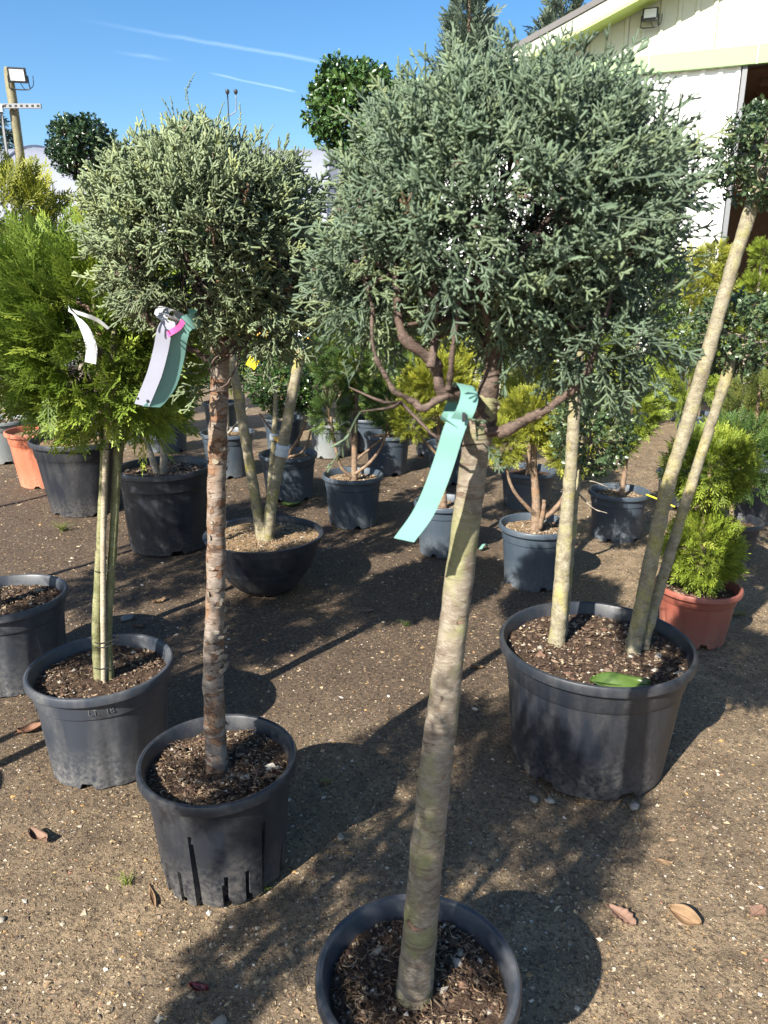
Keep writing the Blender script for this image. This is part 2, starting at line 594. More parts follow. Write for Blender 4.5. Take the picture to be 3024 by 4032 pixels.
t.l(vo2.outputs['Color'], sepc.inputs[0])
sm2 = t.mix(1.0, t.ramp(vo2.outputs['Distance'], [(0.25, 1.0), (0.36, 0.0)]), t.ramp(sepc.outputs[0], [(0.66, 0.0), (0.7, 1.0)]), 'MULTIPLY')
col = t.mix(sm2, col, t.ramp(sepc.outputs[1], [(0.0, (0.10, 0.08, 0.06)), (0.4, (0.30, 0.20, 0.10)), (0.7, (0.42, 0.32, 0.20)), (1.0, (0.52, 0.47, 0.38))]))
# darker brown in an uneven band at mid distance, paler nearer and to the right
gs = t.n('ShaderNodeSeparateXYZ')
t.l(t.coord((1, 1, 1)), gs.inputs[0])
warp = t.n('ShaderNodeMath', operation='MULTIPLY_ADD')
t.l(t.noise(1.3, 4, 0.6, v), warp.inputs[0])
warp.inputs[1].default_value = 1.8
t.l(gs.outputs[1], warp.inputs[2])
band_ramp = t.ramp(warp.outputs[0], [(0.0, 0.0), (1.0, 1.0)])
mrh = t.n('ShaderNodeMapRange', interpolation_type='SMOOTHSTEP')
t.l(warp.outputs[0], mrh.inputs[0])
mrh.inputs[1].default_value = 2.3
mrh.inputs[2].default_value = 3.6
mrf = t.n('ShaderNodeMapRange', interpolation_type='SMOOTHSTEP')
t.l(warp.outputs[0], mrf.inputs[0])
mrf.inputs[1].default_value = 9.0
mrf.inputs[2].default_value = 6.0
dark_mask = t.mix(1.0, mrh.outputs[0], mrf.outputs[0], 'MULTIPLY')
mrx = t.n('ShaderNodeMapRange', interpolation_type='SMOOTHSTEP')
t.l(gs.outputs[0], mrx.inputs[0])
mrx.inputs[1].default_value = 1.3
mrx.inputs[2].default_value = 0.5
dark_mask = t.mix(1.0, dark_mask, mrx.outputs[0], 'MULTIPLY')
darker_col = t.mix(t.ramp(fin, [(0.40, 0.0), (0.66, 1.0)]), (0.035, 0.025, 0.018), (0.13, 0.088, 0.055))
darker_col = t.mix(1.0, darker_col, t.mix(sm, (0.0, 0.0, 0.0), (0.10, 0.07, 0.04)), 'ADD')
col = t.mix(t.mix(1.0, dark_mask, 0.85, 'MULTIPLY'), col, darker_col)
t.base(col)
t.rough(t.ramp(mid, [(0.3, 0.55), (0.7, 0.9)]))
t.spec(0.35)
hh = t.mix(0.5, fin, gr)
hh = t.mix(0.5, hh, t.mix(1.0, sm, sm2, 'ADD'))
t.bump(hh, 1.0, 0.012)
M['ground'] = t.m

M['white_paint'] = plain('white_paint', (0.82, 0.82, 0.80), 0.5, 0.4, 0.03, 3)
M['cream_paint'] = plain('cream_paint', (0.58, 0.59, 0.45), 0.5, 0.4, 0.05, 3)
M['green_paint'] = plain('green_paint', (0.25, 0.38, 0.17), 0.5, 0.4, 0.06, 2)
M['soffit_green'] = plain('soffit_green', (0.42, 0.52, 0.16), 0.5, 0.4, 0.06, 2)
M['roof_grey'] = plain('roof_grey', (0.13, 0.125, 0.12), 0.8, 0.3, 0.2, 8)
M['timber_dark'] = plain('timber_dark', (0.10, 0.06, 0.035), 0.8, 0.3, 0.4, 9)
M['timber_brown'] = plain('timber_brown', (0.26, 0.14, 0.07), 0.75, 0.3, 0.3, 12)
M['timber_pale'] = plain('timber_pale', (0.45, 0.34, 0.2), 0.75, 0.3, 0.25, 12)
M['post'] = bark('post_timber', (0.15, 0.13, 0.075), (0.27, 0.24, 0.15), (0.21, 0.2, 0.11), (0.18, 0.19, 0.08), 0.08, 0.8, 0.4)
M['black_metal'] = plain('black_metal', (0.025, 0.027, 0.03), 0.45, 0.5)
M['galvanised'] = plain('galvanised', (0.17, 0.175, 0.18), 0.5, 0.5)
M['galvanised'].node_tree.nodes['Principled BSDF'].inputs['Metallic'].default_value = 0.4
M['lens'] = plain('lens', (0.8, 0.82, 0.8), 0.15, 0.6, 0.03)
M['teal'] = plain('teal_plastic', (0.165, 0.33, 0.285), 0.5, 0.4, 0.03)
M['grey_tag'] = plain('grey_tag', (0.27, 0.275, 0.33), 0.5, 0.4, 0.04)
M['white_tag'] = plain('white_tag', (0.52, 0.53, 0.54), 0.5, 0.4, 0.03)
M['pink_tag'] = plain('pink_tag', (0.65, 0.10, 0.30), 0.5, 0.4, 0.05)
M['yellow_tag'] = plain('yellow_tag', (0.85, 0.68, 0.02), 0.5, 0.4, 0.04)
M['ink'] = plain('ink', (0.03, 0.03, 0.035), 0.7, 0.2)
M['tape'] = plain('tape', (0.46, 0.50, 0.53), 0.5, 0.4, 0.12)
M['yellow_cane'] = plain('yellow_cane', (0.62, 0.38, 0.07), 0.45, 0.5, 0.1)
M['red_plastic'] = plain('red_plastic', (0.70, 0.04, 0.02), 0.4, 0.5, 0.1)
M['tie'] = plain('tie', (0.02, 0.02, 0.018), 0.7, 0.3)
M['wire_yellow'] = plain('wire_yellow', (0.6, 0.55, 0.03), 0.5, 0.4)
t = NT('polythene')
t.base((0.42, 0.44, 0.50))
t.rough(0.35)
tr = t.n('ShaderNodeBsdfTranslucent')
tr.inputs[0].default_value = (0.42, 0.44, 0.50, 1)
mx = t.n('ShaderNodeMixShader')
mx.inputs[0].default_value = 0.45
t.l(t.p.outputs[0], mx.inputs[1])
t.l(tr.outputs[0], mx.inputs[2])
t.l(mx.outputs[0], t.out.inputs[0])
t.bump(t.noise(2.5, 3), 0.25, 0.1)
M['polythene'] = t.m

# ------------------------------------------------------------------ ground
def axis(fine, step, far):
    a = list(np.arange(-fine, fine + 1e-6, step))
    s, x = step, fine
    out = []
    while x < far:
        s *= 1.35
        x += s
        out.append(x)
    return np.array([-v for v in out[::-1]] + a + out)


gx = axis(2.6, 0.04, 400)
gy = axis(3.0, 0.04, 400) + 3.4
GX, GY = np.meshgrid(gx, gy)
dist = np.hypot(GX, GY - 3.4)


def ground_z(x, y):
    p = np.stack([x, y, np.zeros_like(x)], -1)
    a = (vnoise(p * 1.7, 5) - 0.5) * 0.014 + (vnoise(p * 7, 6) - 0.5) * 0.007 + (vnoise(p * 23, 7) - 0.5) * 0.004
    return a * np.clip(1.6 - np.hypot(x, y - 3.4) / 8, 0, 1) - 0.004


V = np.stack([GX, GY, ground_z(GX, GY)], -1).reshape(-1, 3)
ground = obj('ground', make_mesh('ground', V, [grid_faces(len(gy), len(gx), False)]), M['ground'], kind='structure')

PALETTE = np.array([[.30, .21, .12], [.22, .15, .09], [.40, .30, .18], [.14, .10, .07], [.48, .40, .29], [.36, .22, .09], [.10, .08, .065], [.55, .50, .42], [.26, .20, .15], [.42, .25, .10], [.33, .15, .09]])
PW = np.array([.17, .12, .18, .10, .10, .08, .08, .05, .08, .05, .03])
PW /= PW.sum()


def pebbles(N, pos, size, pal, pw, g, flat=0.55, jitter=0.3):
    """N small faceted stones as arrays: octahedra with uneven corners"""
    o = np.array([[1, 0, 0], [0, 1, 0], [-1, 0, 0], [0, -1, 0], [0, 0, 1], [0, 0, -1]], float)
    f = np.array([[0, 1, 4], [1, 2, 4], [2, 3, 4], [3, 0, 4], [1, 0, 5], [2, 1, 5], [3, 2, 5], [0, 3, 5]])
    v = o[None] * (1 + g.normal(0, jitter, (N, 6, 1)).clip(-.6, .6))
    v = v + g.normal(0, 0.18, (N, 6, 3))
    v[:, :, 2] *= flat
    v[:, :, 0] *= g.uniform(0.8, 1.6, (N, 1))
    a = g.uniform(0, 6.283, N)
    ca, sa = np.cos(a)[:, None], np.sin(a)[:, None]
    x, y = v[..., 0] * ca - v[..., 1] * sa, v[..., 0] * sa + v[..., 1] * ca
    v = np.stack([x, y, v[..., 2]], -1) * size[:, None, None] + pos[:, None]
    F = (f[None] + (np.arange(N) * 6)[:, None, None]).reshape(-1, 3)
    if N > 20000:
        F = (f[None, :4] + (np.arange(N) * 6)[:, None, None]).reshape(-1, 3)
    c = pal[g.choice(len(pal), N, p=pw)] * g.uniform(0.7, 1.2, (N, 1))
    return v.reshape(-1, 3), F, np.repeat(c, 6, 0)


g = np.random.default_rng(3)
N = 54000
yy = 0.75 + 6.2 * g.random(N) ** 1.9
xx = g.uniform(-1, 1, N) * (0.35 + 0.62 * yy)
sz = 0.0012 + 0.0020 * g.random(N) ** 2 + 0.0055 * (g.random(N) > 0.96) * g.random(N)
sz *= 0.75 + 0.16 * yy
big_ = g.random(N) > 0.982
sz = np.where(big_, g.uniform(0.003, 0.0085, N), sz)
pos = np.stack([xx, yy, ground_z(xx, yy) + sz * 0.12], -1)
V, F, C = pebbles(N, pos, sz, PALETTE, PW, g, 0.5)
obj('gravel', make_mesh('gravel', V, [F], smooth=False, cols=C), M['bits'], kind='stuff', label='small tan and brown gravel trodden into the earth', category='gravel')


def litter(N, pos, length, pal, g, width=0.16, lift=0.25):
    """thin chips, straws and rootlets: bent slivers of four triangles"""
    a = g.uniform(0, 6.283, N)
    d = np.stack([np.cos(a), np.sin(a), g.normal(0, lift, N)], -1)
    s = np.stack([-np.sin(a), np.cos(a), g.normal(0, 0.3, N)], -1)
    L = length[:, None]
    bend = s * g.normal(0, 0.25, (N, 1)) * L
    w = s * L * width * g.uniform(0.5, 1.3, (N, 1))
    up = np.array([0, 0, 1.0])[None] * L * 0.09
    v = np.stack([pos - d * L / 2, pos + bend - w / 2 + up, pos + bend + w / 2 + up * 0.6, pos + d * L / 2, pos + bend - up * 0.4], 1)
    f = np.array([[0, 1, 2], [1, 3, 2], [0, 4, 1], [1, 4, 3], [0, 2, 4], [2, 3, 4]])
    f = f[:4] if N > 20000 else f
    F = (f[None] + (np.arange(N) * 5)[:, None, None]).reshape(-1, 3)
    c = pal[g.integers(0, len(pal), N)] * g.uniform(0.6, 1.25, (N, 1))
    return v.reshape(-1, 3), F, np.repeat(c, 5, 0)


STRAW = np.array([[.36, .26, .15], [.27, .18, .10], [.15, .09, .055], [.44, .35, .22], [.08, .055, .04], [.06, .04, .03], [.21, .13, .08]])
N = 34000
yy = 0.8 + 6 * g.random(N) ** 1.15
xx = g.uniform(-1, 1, N) * (0.35 + 0.62 * yy)
ln = g.uniform(0.004, 0.017, N) * (0.75 + 0.14 * yy) * np.where(g.random(N) > 0.97, 1.8, 1.0)
V, F, C = litter(N, np.stack([xx, yy, ground_z(xx, yy) + 0.002], -1), ln, STRAW, g, 0.2, 0.12)
obj('ground_litter', make_mesh('ground_litter', V, [F], smooth=False, cols=C), M['bits'], kind='stuff', label='dry chips and straw scattered over the earth', category='litter')

# ------------------------------------------------------------------ foliage templates
def rot_about(v, ax, a):
    ax = ax / np.linalg.norm(ax)
    return v * math.cos(a) + np.cross(ax, v) * math.sin(a) + ax * (ax @ v) * (1 - math.cos(a))


class Spray:
    def __init__(self, k=3):
        self.V, self.F, self.T, self.k = [], [], [], k

    def cord(self, p0, d, L, r, t0, t1, curl=0.25):
        """a plump little shoot with a blunt end"""
        k = self.k
        d = d / np.linalg.norm(d)
        up = np.array([0, 0, 1.0])
        p1 = p0 + d * L * 0.45
        d2 = d + up * curl
        d2 /= np.linalg.norm(d2)
        p2 = p1 + d2 * L * 0.45
        p3 = p1 + d2 * L * 0.57
        u = np.cross(d, [0.31, 0.22, 0.92])
        u /= np.linalg.norm(u) + 1e-9
        w = np.cross(d, u)
        b = sum(len(x) for x in self.V)
        th = np.linspace(0, 2 * math.pi, k, endpoint=False)
        ring = np.cos(th)[:, None] * u + np.sin(th)[:, None] * w
        self.V.append(np.vstack([p0 + ring * r * 0.85, p2 + ring * r, p3[None]]))
        j = np.arange(k)
        j2 = (j + 1) % k
        self.F.append(np.vstack([np.stack([b + j, b + j2, b + k + j2], 1), np.stack([b + j, b + k + j2, b + k + j], 1), np.stack([b + k + j, b + k + j2, np.full(k, b + 2 * k)], 1)]))
        self.T.append(np.concatenate([np.full(k, t0), np.full(k, t1), [t1]]))
        return p1, p2, d2

    def blade(self, p0, d, side, L, w, t0, t1, fold=0.25):
        """a flat scale-leaf branchlet: a folded diamond"""
        nrm = np.cross(side, d)
        b = sum(len(x) for x in self.V)
        m = p0 + d * L * 0.5
        self.V.append(np.vstack([p0, m - side * w / 2 - nrm * w * fold, m + side * w / 2 - nrm * w * fold, p0 + d * L]))
        self.F.append(np.array([[0, 3, 1], [0, 2, 3]]) + b)
        tm = (t0 + t1) / 2
        self.T.append(np.array([t0, tm, tm, t1]))

    def done(self):
        return np.vstack(self.V), np.vstack(self.F), np.concatenate(self.T)


def cord_spray(g, L=0.075, nodes=6, r=0.0021, k=3, sub=2, twig=0.030):
    s = Spray(k)
    d = np.array([0, 1.0, 0])
    p = np.zeros(3)
    step = L / nodes
    for i in range(nodes):
        f = i / (nodes - 1)
        d = d + g.normal(0, 0.10, 3) + np.array([0, 0, 0.05])
        d /= np.linalg.norm(d)
        q = p + d * step
        s.cord(p, d, step * 1.15, r * (1 - 0.25 * f), f * 0.55, 0.25 + f * 0.6, 0.0)
        roll = g.normal(0, 0.6)
        for sgn in ((-1, 1) if g.random() < 0.55 else (g.choice([-1, 1]),)):
            if i == 0 and g.random() < 0.4:
                continue
            side = rot_about(np.array([sgn, 0, 0.0]), d, roll)
            dd = d * 0.75 + side * 0.75 + g.normal(0, 0.12, 3)
            Lt = twig * (1 - 0.45 * f) * g.uniform(0.65, 1.15)
            a, b, d2 = s.cord(q, dd, Lt, r * g.uniform(0.85, 1.1), 0.25 + 0.4 * f, 1.0, 0.25)
            for j in range(g.integers(0, sub + 1)):
                base = a + (b - a) * g.uniform(-0.3, 0.6)
                ss = g.choice([-1, 1])
                ax = np.cross(dd, side) + 1e-6
                ds = rot_about(dd / np.linalg.norm(dd), ax, ss * 0.75) + g.normal(0, 0.15, 3)
                s.cord(base, ds, Lt * g.uniform(0.35, 0.62), r * 0.9, 0.5, 1.0, 0.2)
        p = q
    s.cord(p, d, step * 1.3, r * 0.8, 0.8, 1.0, 0.2)
    return s.done()


def fern_spray(g, L=0.10, pairs=8, w=0.0042, sub=3, spread=0.45):
    s = Spray()
    p = np.zeros(3)
    d = np.array([0, 1.0, 0])
    step = L / pairs
    droop = g.uniform(-0.05, 0.02)
    X = np.array([1.0, 0, 0])
    for i in range(pairs):
        f = i / (pairs - 1)
        d = d + np.array([g.normal(0, 0.05), 0, droop])
        d /= np.linalg.norm(d)
        s.blade(p, d, X, step * 1.4, w * 0.9, f * 0.5, 0.2 + f * 0.6)
        q = p + d * step
        for sgn in (-1, 1):
            lx = np.array([sgn * 1.0, 0, g.normal(0, 0.18)])
            db = d * 0.8 + lx * 0.62
            db /= np.linalg.norm(db)
            Lb = spread * L * math.sin(math.pi * (0.18 + 0.78 * f)) ** 0.8 * g.uniform(0.75, 1.1)
            if Lb < 0.006:
                continue
            sd = np.cross(db, [0, 0, 1.0])
            sd /= np.linalg.norm(sd)
            s.blade(q, db, sd, Lb, w, 0.25 + 0.3 * f, 1.0)
            for j in range(int(math.ceil(sub))):
                fr = (j + 1) / (sub + 1.2)
                for ss in ((-1, 1) if sub > 1.6 or (sub > 1 and j == 0) else (g.choice([-1, 1]),)):
                    dc = db + sd * ss * 0.75 + np.array([0, 0, g.normal(0, 0.1)])
                    dc /= np.linalg.norm(dc)
                    s2 = np.cross(dc, [0, 0, 1.0])
                    s2 /= np.linalg.norm(s2)
                    s.blade(q + db * Lb * fr, dc, s2, Lb * 0.42 * (1.1 - fr), w * 0.85, 0.5, 1.0)
        p = q
    s.blade(p, d, X, step * 1.6, w, 0.8, 1.0)
    return s.done()


def leaf_cluster(g, n=6, L=0.03, w=0.017, stem=0.035):
    s = Spray(3)
    d = np.array([0, 1.0, 0])
    s.cord(np.zeros(3), d, stem, 0.0011, 0.0, 0.1, 0.0)
    for i in range(n):
        a = i * 2.4 + g.uniform(-0.4, 0.4)
        f = (i + 1) / n
        side = np.array([math.cos(a), 0, math.sin(a)])
        dd = side * (1.15 - 0.5 * f) + d * (0.35 + 0.6 * f) + g.normal(0, 0.2, 3)
        dd /= np.linalg.norm(dd)
        sd = np.cross(dd, d) + g.normal(0, 0.25, 3)
        sd /= np.linalg.norm(sd)
        nrm = np.cross(sd, dd)
        ll, ww = L * g.uniform(0.7, 1.15), w * g.uniform(0.8, 1.15)
        p0 = d * stem * f * 0.95
        b = sum(len(x) for x in s.V)
        pts = [p0 + dd * ll * 0.06]
        for fr, wf in ((0.32, 0.86), (0.70, 0.84)):
            c = p0 + dd * ll * fr - nrm * ll * 0.10 * fr * fr
            pts += [c - sd * ww * wf / 2 + nrm * ww * 0.16 * wf, c, c + sd * ww * wf / 2 + nrm * ww * 0.16 * wf]
        pts.append(p0 + dd * ll - nrm * ll * 0.14)
        s.V.append(np.array(pts))
        F = [[0, 2, 1], [0, 3, 2], [1, 2, 5], [1, 5, 4], [2, 3, 6], [2, 6, 5], [4, 5, 7], [5, 6, 7]]
        s.F.append(np.array(F) + b)
        s.T.append(np.full(8, 0.3 + 0.7 * f * g.uniform(0.7, 1.0)))
    return s.done()


def scatter(templates, pos, fwd, nrm, scale, tint, g):
    """copies of the sprays at the positions, as one set of arrays"""
    y = fwd / np.linalg.norm(fwd, axis=1)[:, None]
    x = np.cross(y, nrm)
    x /= np.linalg.norm(x, axis=1)[:, None] + 1e-9
    z = np.cross(x, y)
    which = g.integers(0, len(templates), len(pos))
    Vs, Fs, Ts, Is, off = [], [], [], [], 0
    for k, (tv, tf, tt) in enumerate(templates):
        ix = np.where(which == k)[0]
        if not len(ix):
            continue
        tvs = tv[None] * scale[ix][:, None, None]
        v = tvs[..., :1] * x[ix][:, None] + tvs[..., 1:2] * y[ix][:, None] + tvs[..., 2:] * z[ix][:, None] + pos[ix][:, None]
        n = len(tv)
        Vs.append(v.reshape(-1, 3))
        Fs.append((tf[None] + (np.arange(len(ix)) * n)[:, None, None]).reshape(-1, 3) + off)
        Ts.append(np.tile(tt, len(ix)))
        Is.append(np.repeat(tint[ix], n))
        off += len(ix) * n
    return np.vstack(Vs), [np.vstack(Fs)], np.concatenate(Ts), np.concatenate(Is)


def unit(v):
    return v / (np.linalg.norm(v, axis=-1, keepdims=True) + 1e-9)


def blob(N, c, rad, g, lo=0.6, bump=0.12, bfreq=2.2, seed=0, down=None, power=0.6):
    """positions in an uneven rounded crown; rad=(rx,ry,rz_up[,rz_down]) -> pos, outward"""
    d = unit(g.normal(0, 1, (N, 3)))
    rz = np.where(d[:, 2] > 0, rad[2], rad[3] if len(rad) > 3 else rad[2])
    r = 1 + bump * 2 * (vnoise(d * bfreq + 9, seed) - 0.5) + bump * (vnoise(d * bfreq * 2.5 + 5, seed + 1) - 0.5)
    f = lo + (1 - lo) * g.random(N) ** power
    s = np.stack([d[:, 0] * rad[0], d[:, 1] * rad[1], d[:, 2] * rz], -1)
    out = unit(np.stack([d[:, 0] / rad[0], d[:, 1] / rad[1], d[:, 2] / rz], -1))
    return np.asarray(c) + s * (r * f)[:, None], out, f


def crown_mesh(name, templates, pos, out, g, up=0.35, jit=0.45, scale=(0.8, 1.2), tint=None, vertical=0.0):
    N = len(pos)
    fwd = unit(out + np.array([0, 0, up]) + g.normal(0, jit, (N, 3)))
    nrm = g.normal(0, 1, (N, 3)) + np.array([0, 0, vertical])
    sc = g.uniform(*scale, N)
    if tint is None:
        tint = np.clip(0.35 + 0.45 * (vnoise(pos * 9, 3) - 0.5) * 2 * 0.6 + g.normal(0, 0.19, N), 0, 0.94)
        tint = np.where(g.random(N) < 0.005, 1.0, tint)
    V, F, T, I = scatter(templates, pos, fwd, nrm, sc, tint, g)
    return make_mesh(name, V, F, smooth=True, attrs={'tip': T, 'tint': I})


tg_ = np.random.default_rng(21)
T_CORD = [cord_spray(tg_, g_len, 6, 0.00148, 3, 2, 0.026) for i, g_len in enumerate((0.05, 0.058, 0.064, 0.070, 0.078, 0.062))]
T_CORD_B = [cord_spray(tg_, 0.058, 5, 0.0019, 3, 2, 0.028) for i in range(6)]
T_LEADER = [cord_spray(tg_, 0.085, 8, 0.0017, 3, 0, 0.013) for i in range(4)]
T_FERN = [fern_spray(tg_, 0.105, 8, 0.0052, 1.5, 0.42) for i in range(5)]
T_FERN_MID = [fern_spray(tg_, 0.085, 5, 0.0064, 1, 0.5) for i in range(4)]
T_FINE = [fern_spray(tg_, 0.055, 5, 0.0042, 1, 0.5) for i in range(4)]
T_FERN_FAR = [fern_spray(tg_, 0.10, 4, 0.012, 0, 0.55) for i in range(3)]
T_LEAF = [leaf_cluster(tg_, 6, 0.036, 0.021, 0.04) for i in range(4)]
T_LEAF_S = [leaf_cluster(tg_, 6, 0.022, 0.014, 0.03) for i in range(4)]

# ------------------------------------------------------------------ pots
def pot_mesh(r, h, style='plain', base=0.78, flutes=0, notches=5, seed=0, collar=True, k=120):
    k = 180 if style == 'slotted' else k
    th = np.linspace(0, 2 * math.pi, k, endpoint=False)
    lip = 0.030 * (h / 0.33) ** 0.5
    ro = r                                            # outer radius of the lip
    rt, rb = r - 0.012, r * base                      # top and bottom of the wall
    zc = h - lip - 0.05 * h / 0.33
    def wall(z):
        return rb + (rt - 0.006 - rb) * z / h
    rows = [(wall(0) - 0.004, 0.0, 'b'), (wall(0), 0.004, 'b'), (wall(0.024), 0.024, 'n'), (wall(0.026), 0.026, 'w')]
    for f in (0.12, 0.2, 0.3, 0.4, 0.5, 0.6, 0.7, 0.8, 0.9, 0.985):
        rows.append((wall(zc * f), max(zc * f, 0.028), 'w'))
    if collar:
        rows += [(wall(zc) + 0.0035, zc, 'c'), (wall(zc) + 0.005, zc + 0.002, 'c'), (wall(h - lip) + 0.005, h - lip - 0.001, 'c')]
    else:
        rows += [(wall(h - lip), h - lip - 0.001, 'c')]
    rows += [(ro - 0.003, h - lip, 'c'), (ro, h - lip + 0.004, 'c'), (ro, h - 0.008, 'c'), (ro - 0.003, h - 0.002, 'c'), (ro - 0.007, h, 'c'),
             (ro - 0.013, h - 0.002, 'c'), (ro - 0.017, h - 0.008, 'c'), (wall(h * 0.85) - 0.005, h * 0.85, 'c'), (wall(h * 0.6) - 0.005, h * 0.6, 'c'), (0.002, h * 0.6 - 0.002, 'c')]
    rr = np.array([[a] * k for a, _, _ in rows])
    zz = np.array([[b] * k for _, b, _ in rows])
    kind = np.array([c for _, _, c in rows])
    ph = (seed * 0.7) % 6.28
    if flutes:
        fl = np.maximum(0, np.cos((th + ph) * flutes)) ** 4 * 0.006 - 0.001
        for i, kd in enumerate(kind):
            if kd in 'bnw':
                fade = np.clip((zc * 0.99 - zz[i]) / (zc * 0.35), 0, 1)
                rr[i] -= fl * fade
    if notches:
        nt = ((th + ph) % (2 * math.pi / notches)) < (2 * math.pi / notches) * 0.2
        for i, kd in enumerate(kind):
            if kd == 'b':
                zz[i] = np.where(nt, 0.023, zz[i])
    if style == 'slotted':
        n = 6
        u = ((th + ph) % (2 * math.pi / n)) / (2 * math.pi / n)
        groove = np.where((u > 0.30) & (u < 0.345), 1.0, 0.0)
        facet = np.clip(1 - (u - 0.345) / 0.28, 0, 1) * (u >= 0.345)
        for i, kd in enumerate(kind):
            if kd in 'bnw':
                z = zz[i]
                d = np.clip((zc * 0.90 - z) / (zc * 0.9), 0, 1)
                rr[i] -= groove * 0.017 * (d > 0.02) + facet * 0.011 * d
                wedge = np.abs(u - 0.74) < 0.05 * np.clip((h * 0.32 - z) / (h * 0.32), 0, 1)
                slit = (u > 0.03) & (u < 0.06) & (z < h * 0.28)
                rr[i] -= (wedge | slit) * 0.018
            if kd == 'b':
                zz[i] = np.where((np.abs(u - 0.74) < 0.055) | (np.abs(u - 0.08) < 0.05), 0.023, zz[i])
    g = np.random.default_rng(seed + 50)
    # slight ovality, as moulded pots have
    ov = 1 + 0.006 * np.cos(2 * th + g.uniform(0, 6)) + 0.003 * np.cos(3 * th + g.uniform(0, 6))
    rr = rr * ov[None]
    V = np.stack([np.cos(th)[None] * rr, np.sin(th)[None] * rr, zz], -1).reshape(-1, 3)
    # dark floor a little above the ground
    f = [grid_faces(len(rows), k)]
    nb = len(V)
    fr = rb * 0.94
    V = np.vstack([V, np.stack([np.cos(th) * fr, np.sin(th) * fr, np.full(k, 0.012)], 1), [[0, 0, 0.012]]])
    j = np.arange(k)
    f.append(np.stack([nb + (j + 1) % k, nb + j, np.full(k, nb + k)], 1))
    return make_mesh('pot', V, f, smooth=True, sharp=32)


def bowl_mesh(r, h):
    k = 96
    th = np.linspace(0, 2 * math.pi, k, endpoint=False)
    rows = [(0.30 * r, 0.0), (0.42 * r, 0.004), (0.50 * r, 0.02), (0.62 * r, 0.055), (0.74 * r, 0.105), (0.83 * r, 0.155), (0.895 * r, 0.205), (0.93 * r, h - 0.042),
            (0.955 * r, h - 0.040), (0.975 * r, h - 0.008), (r, h - 0.006), (r, h - 0.001), (0.985 * r, h), (0.94 * r, h - 0.003), (0.92 * r, h - 0.05), (0.8 * r, 0.13), (0.02, 0.12)]
    V = np.array([[math.cos(a) * x, math.sin(a) * x, z] for x, z in rows for a in th])
    return make_mesh('pot', V, [grid_faces(len(rows), k)], smooth=True, sharp=35)


def soil_mesh(r, seed, amp=0.012, bowl=0.0):
    nr, k = 14, 40
    rad = np.linspace(0.001, r, nr)
    th = np.linspace(0, 2 * math.pi, k, endpoint=False)
    x, y = rad[:, None] * np.cos(th), rad[:, None] * np.sin(th)
    p = np.stack([x, y, np.full_like(x, seed * 1.3)], -1)
    z = (vnoise(p * 28, 1) - 0.5) * amp + (vnoise(p * 70, 2) - 0.5) * amp * 0.8 + bowl * (1 - (rad[:, None] / r) ** 2)
    V = np.stack([x, y, z], -1).reshape(-1, 3)
    return make_mesh('soil', V, [grid_faces(nr, k)])


CHUNK = np.array([[.05, .034, .025], [.11, .072, .046], [.20, .14, .09], [.34, .27, .18], [.42, .38, .31], [.15, .085, .055]])
ROOTS = np.array([[.12, .075, .045], [.22, .145, .085], [.06, .038, .026], [.34, .26, .17], [.09, .055, .035]])


def soil_bits(r, n_chunk, n_root, seed, pw, size=0.0035, rootlen=0.03, roots=ROOTS, chunks=CHUNK):
    g = np.random.default_rng(seed)
    parts, cols, off = [], [], 0

    def disc(n):
        q = np.sqrt(g.random(n)) * r * 0.96
        a = g.uniform(0, 6.283, n)
        p = np.stack([q * np.cos(a), q * np.sin(a), np.zeros(n)], -1)
        s = p.copy()
        s[:, 2] = seed % 97 * 1.3
        p[:, 2] = (vnoise(s * 28, 1) - 0.5) * 0.012 + 0.003
        return p
    sz = size * g.uniform(0.35, 1.0, n_chunk) * np.where(g.random(n_chunk) > 0.95, 2.3, 1)
    V1, F1, C1 = pebbles(n_chunk, disc(n_chunk), sz, chunks, np.array(pw) / sum(pw), g, 0.7)
    V2, F2, C2 = litter(n_root, disc(n_root) + [0, 0, 0.003], rootlen * g.uniform(0.3, 1.2, n_root), roots, g, 0.045, 0.35)
    return make_mesh('soil_debris', np.vstack([V1, V2]), [np.vstack([F1, F2 + len(V1)])], smooth=False, cols=np.vstack([C1, C2]))


def potted(name, label, cat, x, y, r, h, pmat, style='plain', flutes=0, notches=5, seed=0, soil='dark', group=None, base=0.78, bits=(260, 160), collar=True, soil_z=None, rot=0.0, size=0.0035):
    t = thing(name, label, cat, (x, y, 0), group)
    me = bowl_mesh(r, h) if style == 'bowl' else pot_mesh(r, h, style, base, flutes, notches, seed, collar, 108 if 0.5 < y < 4.4 else 54)
    p = obj('pot', me, M[pmat], t)
    p.rotation_euler.z = rot
    sz = soil_z if soil_z is not None else h - 0.042
    ri = r - 0.022 if style != 'bowl' else r * 0.935
    so = obj('soil', soil_mesh(ri, seed), M['soil_' + soil], t, (0, 0, sz))
    if bits[0]:
        pw = (.30, .28, .18, .13, .05, .10) if soil == 'dark' else (.02, .10, .40, .30, .08, .10)
        b = obj('soil_debris', soil_bits(ri, int(bits[0] * 1.3), int(bits[1] * 0.75), seed + 7, pw, size), M['bits'], so, kind='stuff')
    return t


def limbs(t, lines, mat, name='branch', k=8):
    for pts, r0, r1 in lines:
        n = len(pts)
        rad = r1 + (r0 - r1) * np.linspace(1, 0, n) ** 1.3
        rad[0] *= 1.25
        tube(name, pts, rad, mat, t, k=k, amp=min(r0, 0.01) * 0.6, freq=75, seed=n, n=(n - 1) * 12 + 1)


